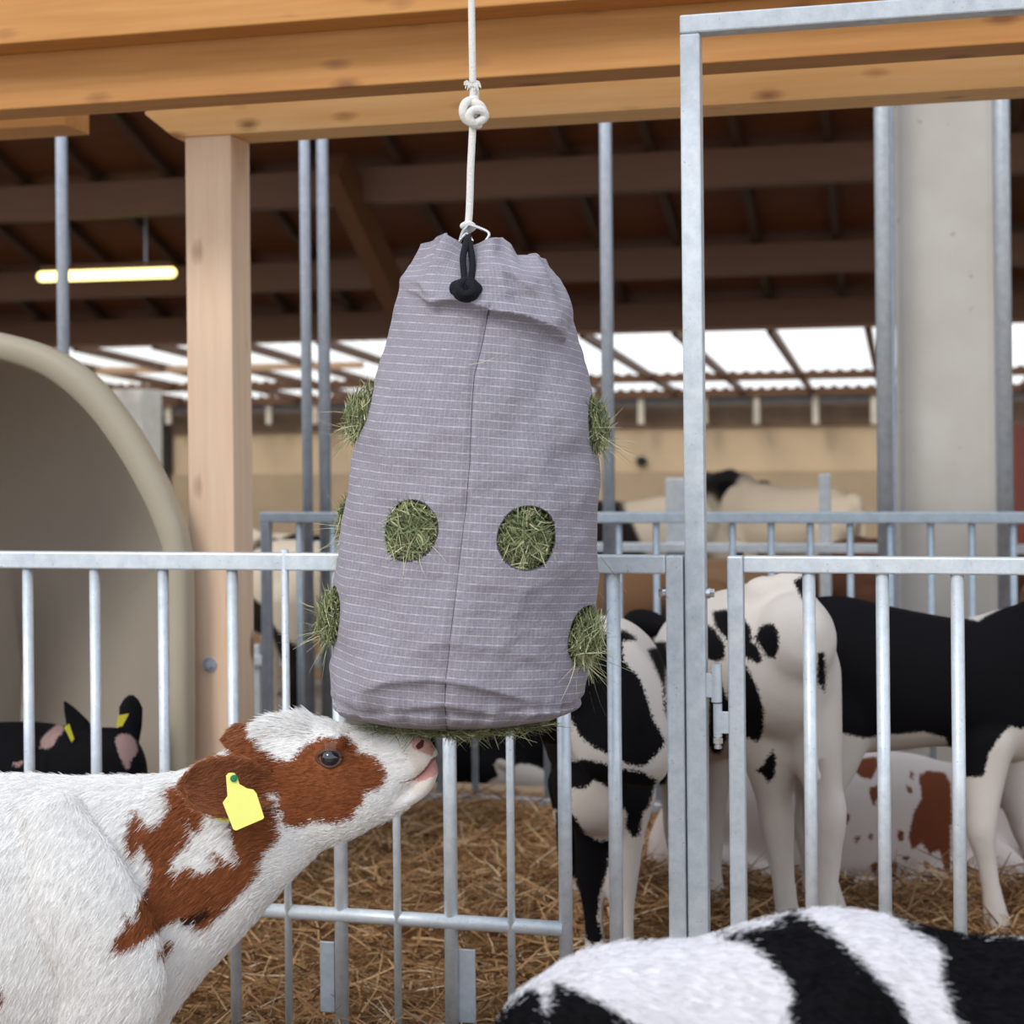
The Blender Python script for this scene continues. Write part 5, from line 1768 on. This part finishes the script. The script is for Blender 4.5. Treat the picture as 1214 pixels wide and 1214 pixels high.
# generic standing calf for the blurred distance
def far_calf(label, place, heading, scale, mode, group, low=0.0, colors=None):
    bm = bmesh.new()
    Mt = Matrix.Translation(Vector((place.x, place.y, 0))) @ Matrix.Rotation(heading, 4, 'Z') @ Matrix.Scale(scale, 4)
    T = lambda *p_: Mt @ Vector(p_)
    sd_ = (Mt.to_3x3() @ Vector((0, 1, 0))).normalized()
    q_ = scale
    paths(bm, [(T(-.62, 0, .86), .06 * q_, .08 * q_), (T(-.52, 0, .80), .15 * q_, .18 * q_), (T(-.3, 0, .76), .18 * q_, .22 * q_), (T(0, 0, .73), .20 * q_, .24 * q_), (T(.25, 0, .76), .17 * q_, .24 * q_), (T(.42, 0, .80), .12 * q_, .19 * q_)], side=sd_, n=20)
    paths(bm, [(T(.34, 0, .84), .11 * q_, .17 * q_), (T(.54, 0, .95 - low * .5), .085 * q_, .12 * q_), (T(.70, 0, 1.05 - low), .07 * q_, .10 * q_)], side=sd_)
    paths(bm, [(T(.66, 0, 1.09 - low), .07 * q_, .09 * q_), (T(.78, 0, 1.04 - low), .085 * q_, .10 * q_), (T(.92, 0, .94 - low * 1.15), .06 * q_, .07 * q_), (T(1.02, 0, .87 - low * 1.25), .05 * q_, .05 * q_)], side=sd_)
    for sg in (-1, 1):
        leg(bm, T(.30, .10 * sg, .66), T(.31, .10 * sg, .34), T(.32, .10 * sg, .04), .085 * q_, .040 * q_, sd_)
        leg(bm, T(-.46, .10 * sg, .70), T(-.52, .11 * sg, .36), T(-.46, .11 * sg, .04), .13 * q_, .042 * q_, sd_)
    paths(bm, [(T(-.62, 0, .92), .02 * q_), (T(-.70, 0, .78), .016 * q_), (T(-.70, 0, .45), .02 * q_)], n=8)
    me = remesh(bm, 0.016 * scale, 3, 0.6)
    co = verts_np(me)
    inv = Mt.inverted()
    loc_ = np.array([inv @ Vector(c_) for c_ in co])
    val = np.array([noise.noise(Vector((c_[0] * 2.1 + mode * 7.3, c_[1] * 1.2, c_[2] * 2.1 + mode))) for c_ in loc_])
    thr = {0: 0.14, 1: 0.05, 2: -0.08}[mode % 3]
    v_ = (val - thr) * 0.15
    if mode == 0:
        v_ = np.full(len(co), -0.1)
    add_attr(me, 'black', v_)
    o_ = finish('calf', me, colors or COATFAR, None, Vector((place.x, place.y, 0)), smooth=True)
    tag(o_, label, 'calf', group)
    for sg in (-1, 1):
        bm = bmesh.new(); leaf_mesh(bm, T(.68, .07 * sg, 1.08 - low), T(.66, .20 * sg, 1.08 - low), Uw, .04 * q_, .015, .006, 8, 6, shp); obj('ear', bm, BLKF if mode else PALEF, o_, smooth=True)
    return o_


COATFAR = coat('far_calf_coat', (0.70, 0.58, 0.44), [('black', (0.02, 0.015, 0.012), 0.01)], hair=False)
HL = math.pi + TH
far_calf('all white cow standing in the distance between the tall post and the concrete pillar', gpt(930, 12.4), TH + 2.2, 1.12, 0, None, 0.45)
far_calf('white cow with black patches in the distance just right of the hay bag', gpt(752, 10.6), TH + 0.5, 1.08, 6, None, 0.45)
far_calf('black and white cow showing its face between tall post and white cow', gpt(850, 14.8), TH - 1.4, 1.2, 2, None, 0.2)
far_calf('black and white calf behind the far fence between timber post and hay bag', gpt(325, 7.8), TH + math.pi / 2 + .5, 1.0, 4, None, 0.25)
far_calf('dark calf behind the steel pipes left of the hay bag', gpt(395, 9.0), TH - .4, 0.95, 5, None, 0.1)
BRC = coat('brown_cow_coat', (0.20, 0.105, 0.055), [('black', (0.05, 0.025, 0.015), 0.02)], hair=False)
far_calf('brown cow in the gap between hay bag and tall post, behind the blue rail', gpt(728, 8.95), TH + 0.05, 0.76, 4, None, 0.3, BRC)
far_calf('brown and white cow half hidden behind the concrete pillar', gpt(1085, 8.72), TH + 3.14, 0.9, 5, None, 0.4, coat('roan_coat', (0.52, 0.42, 0.33), [('black', (0.09, 0.04, 0.025), 0.02)], hair=False))
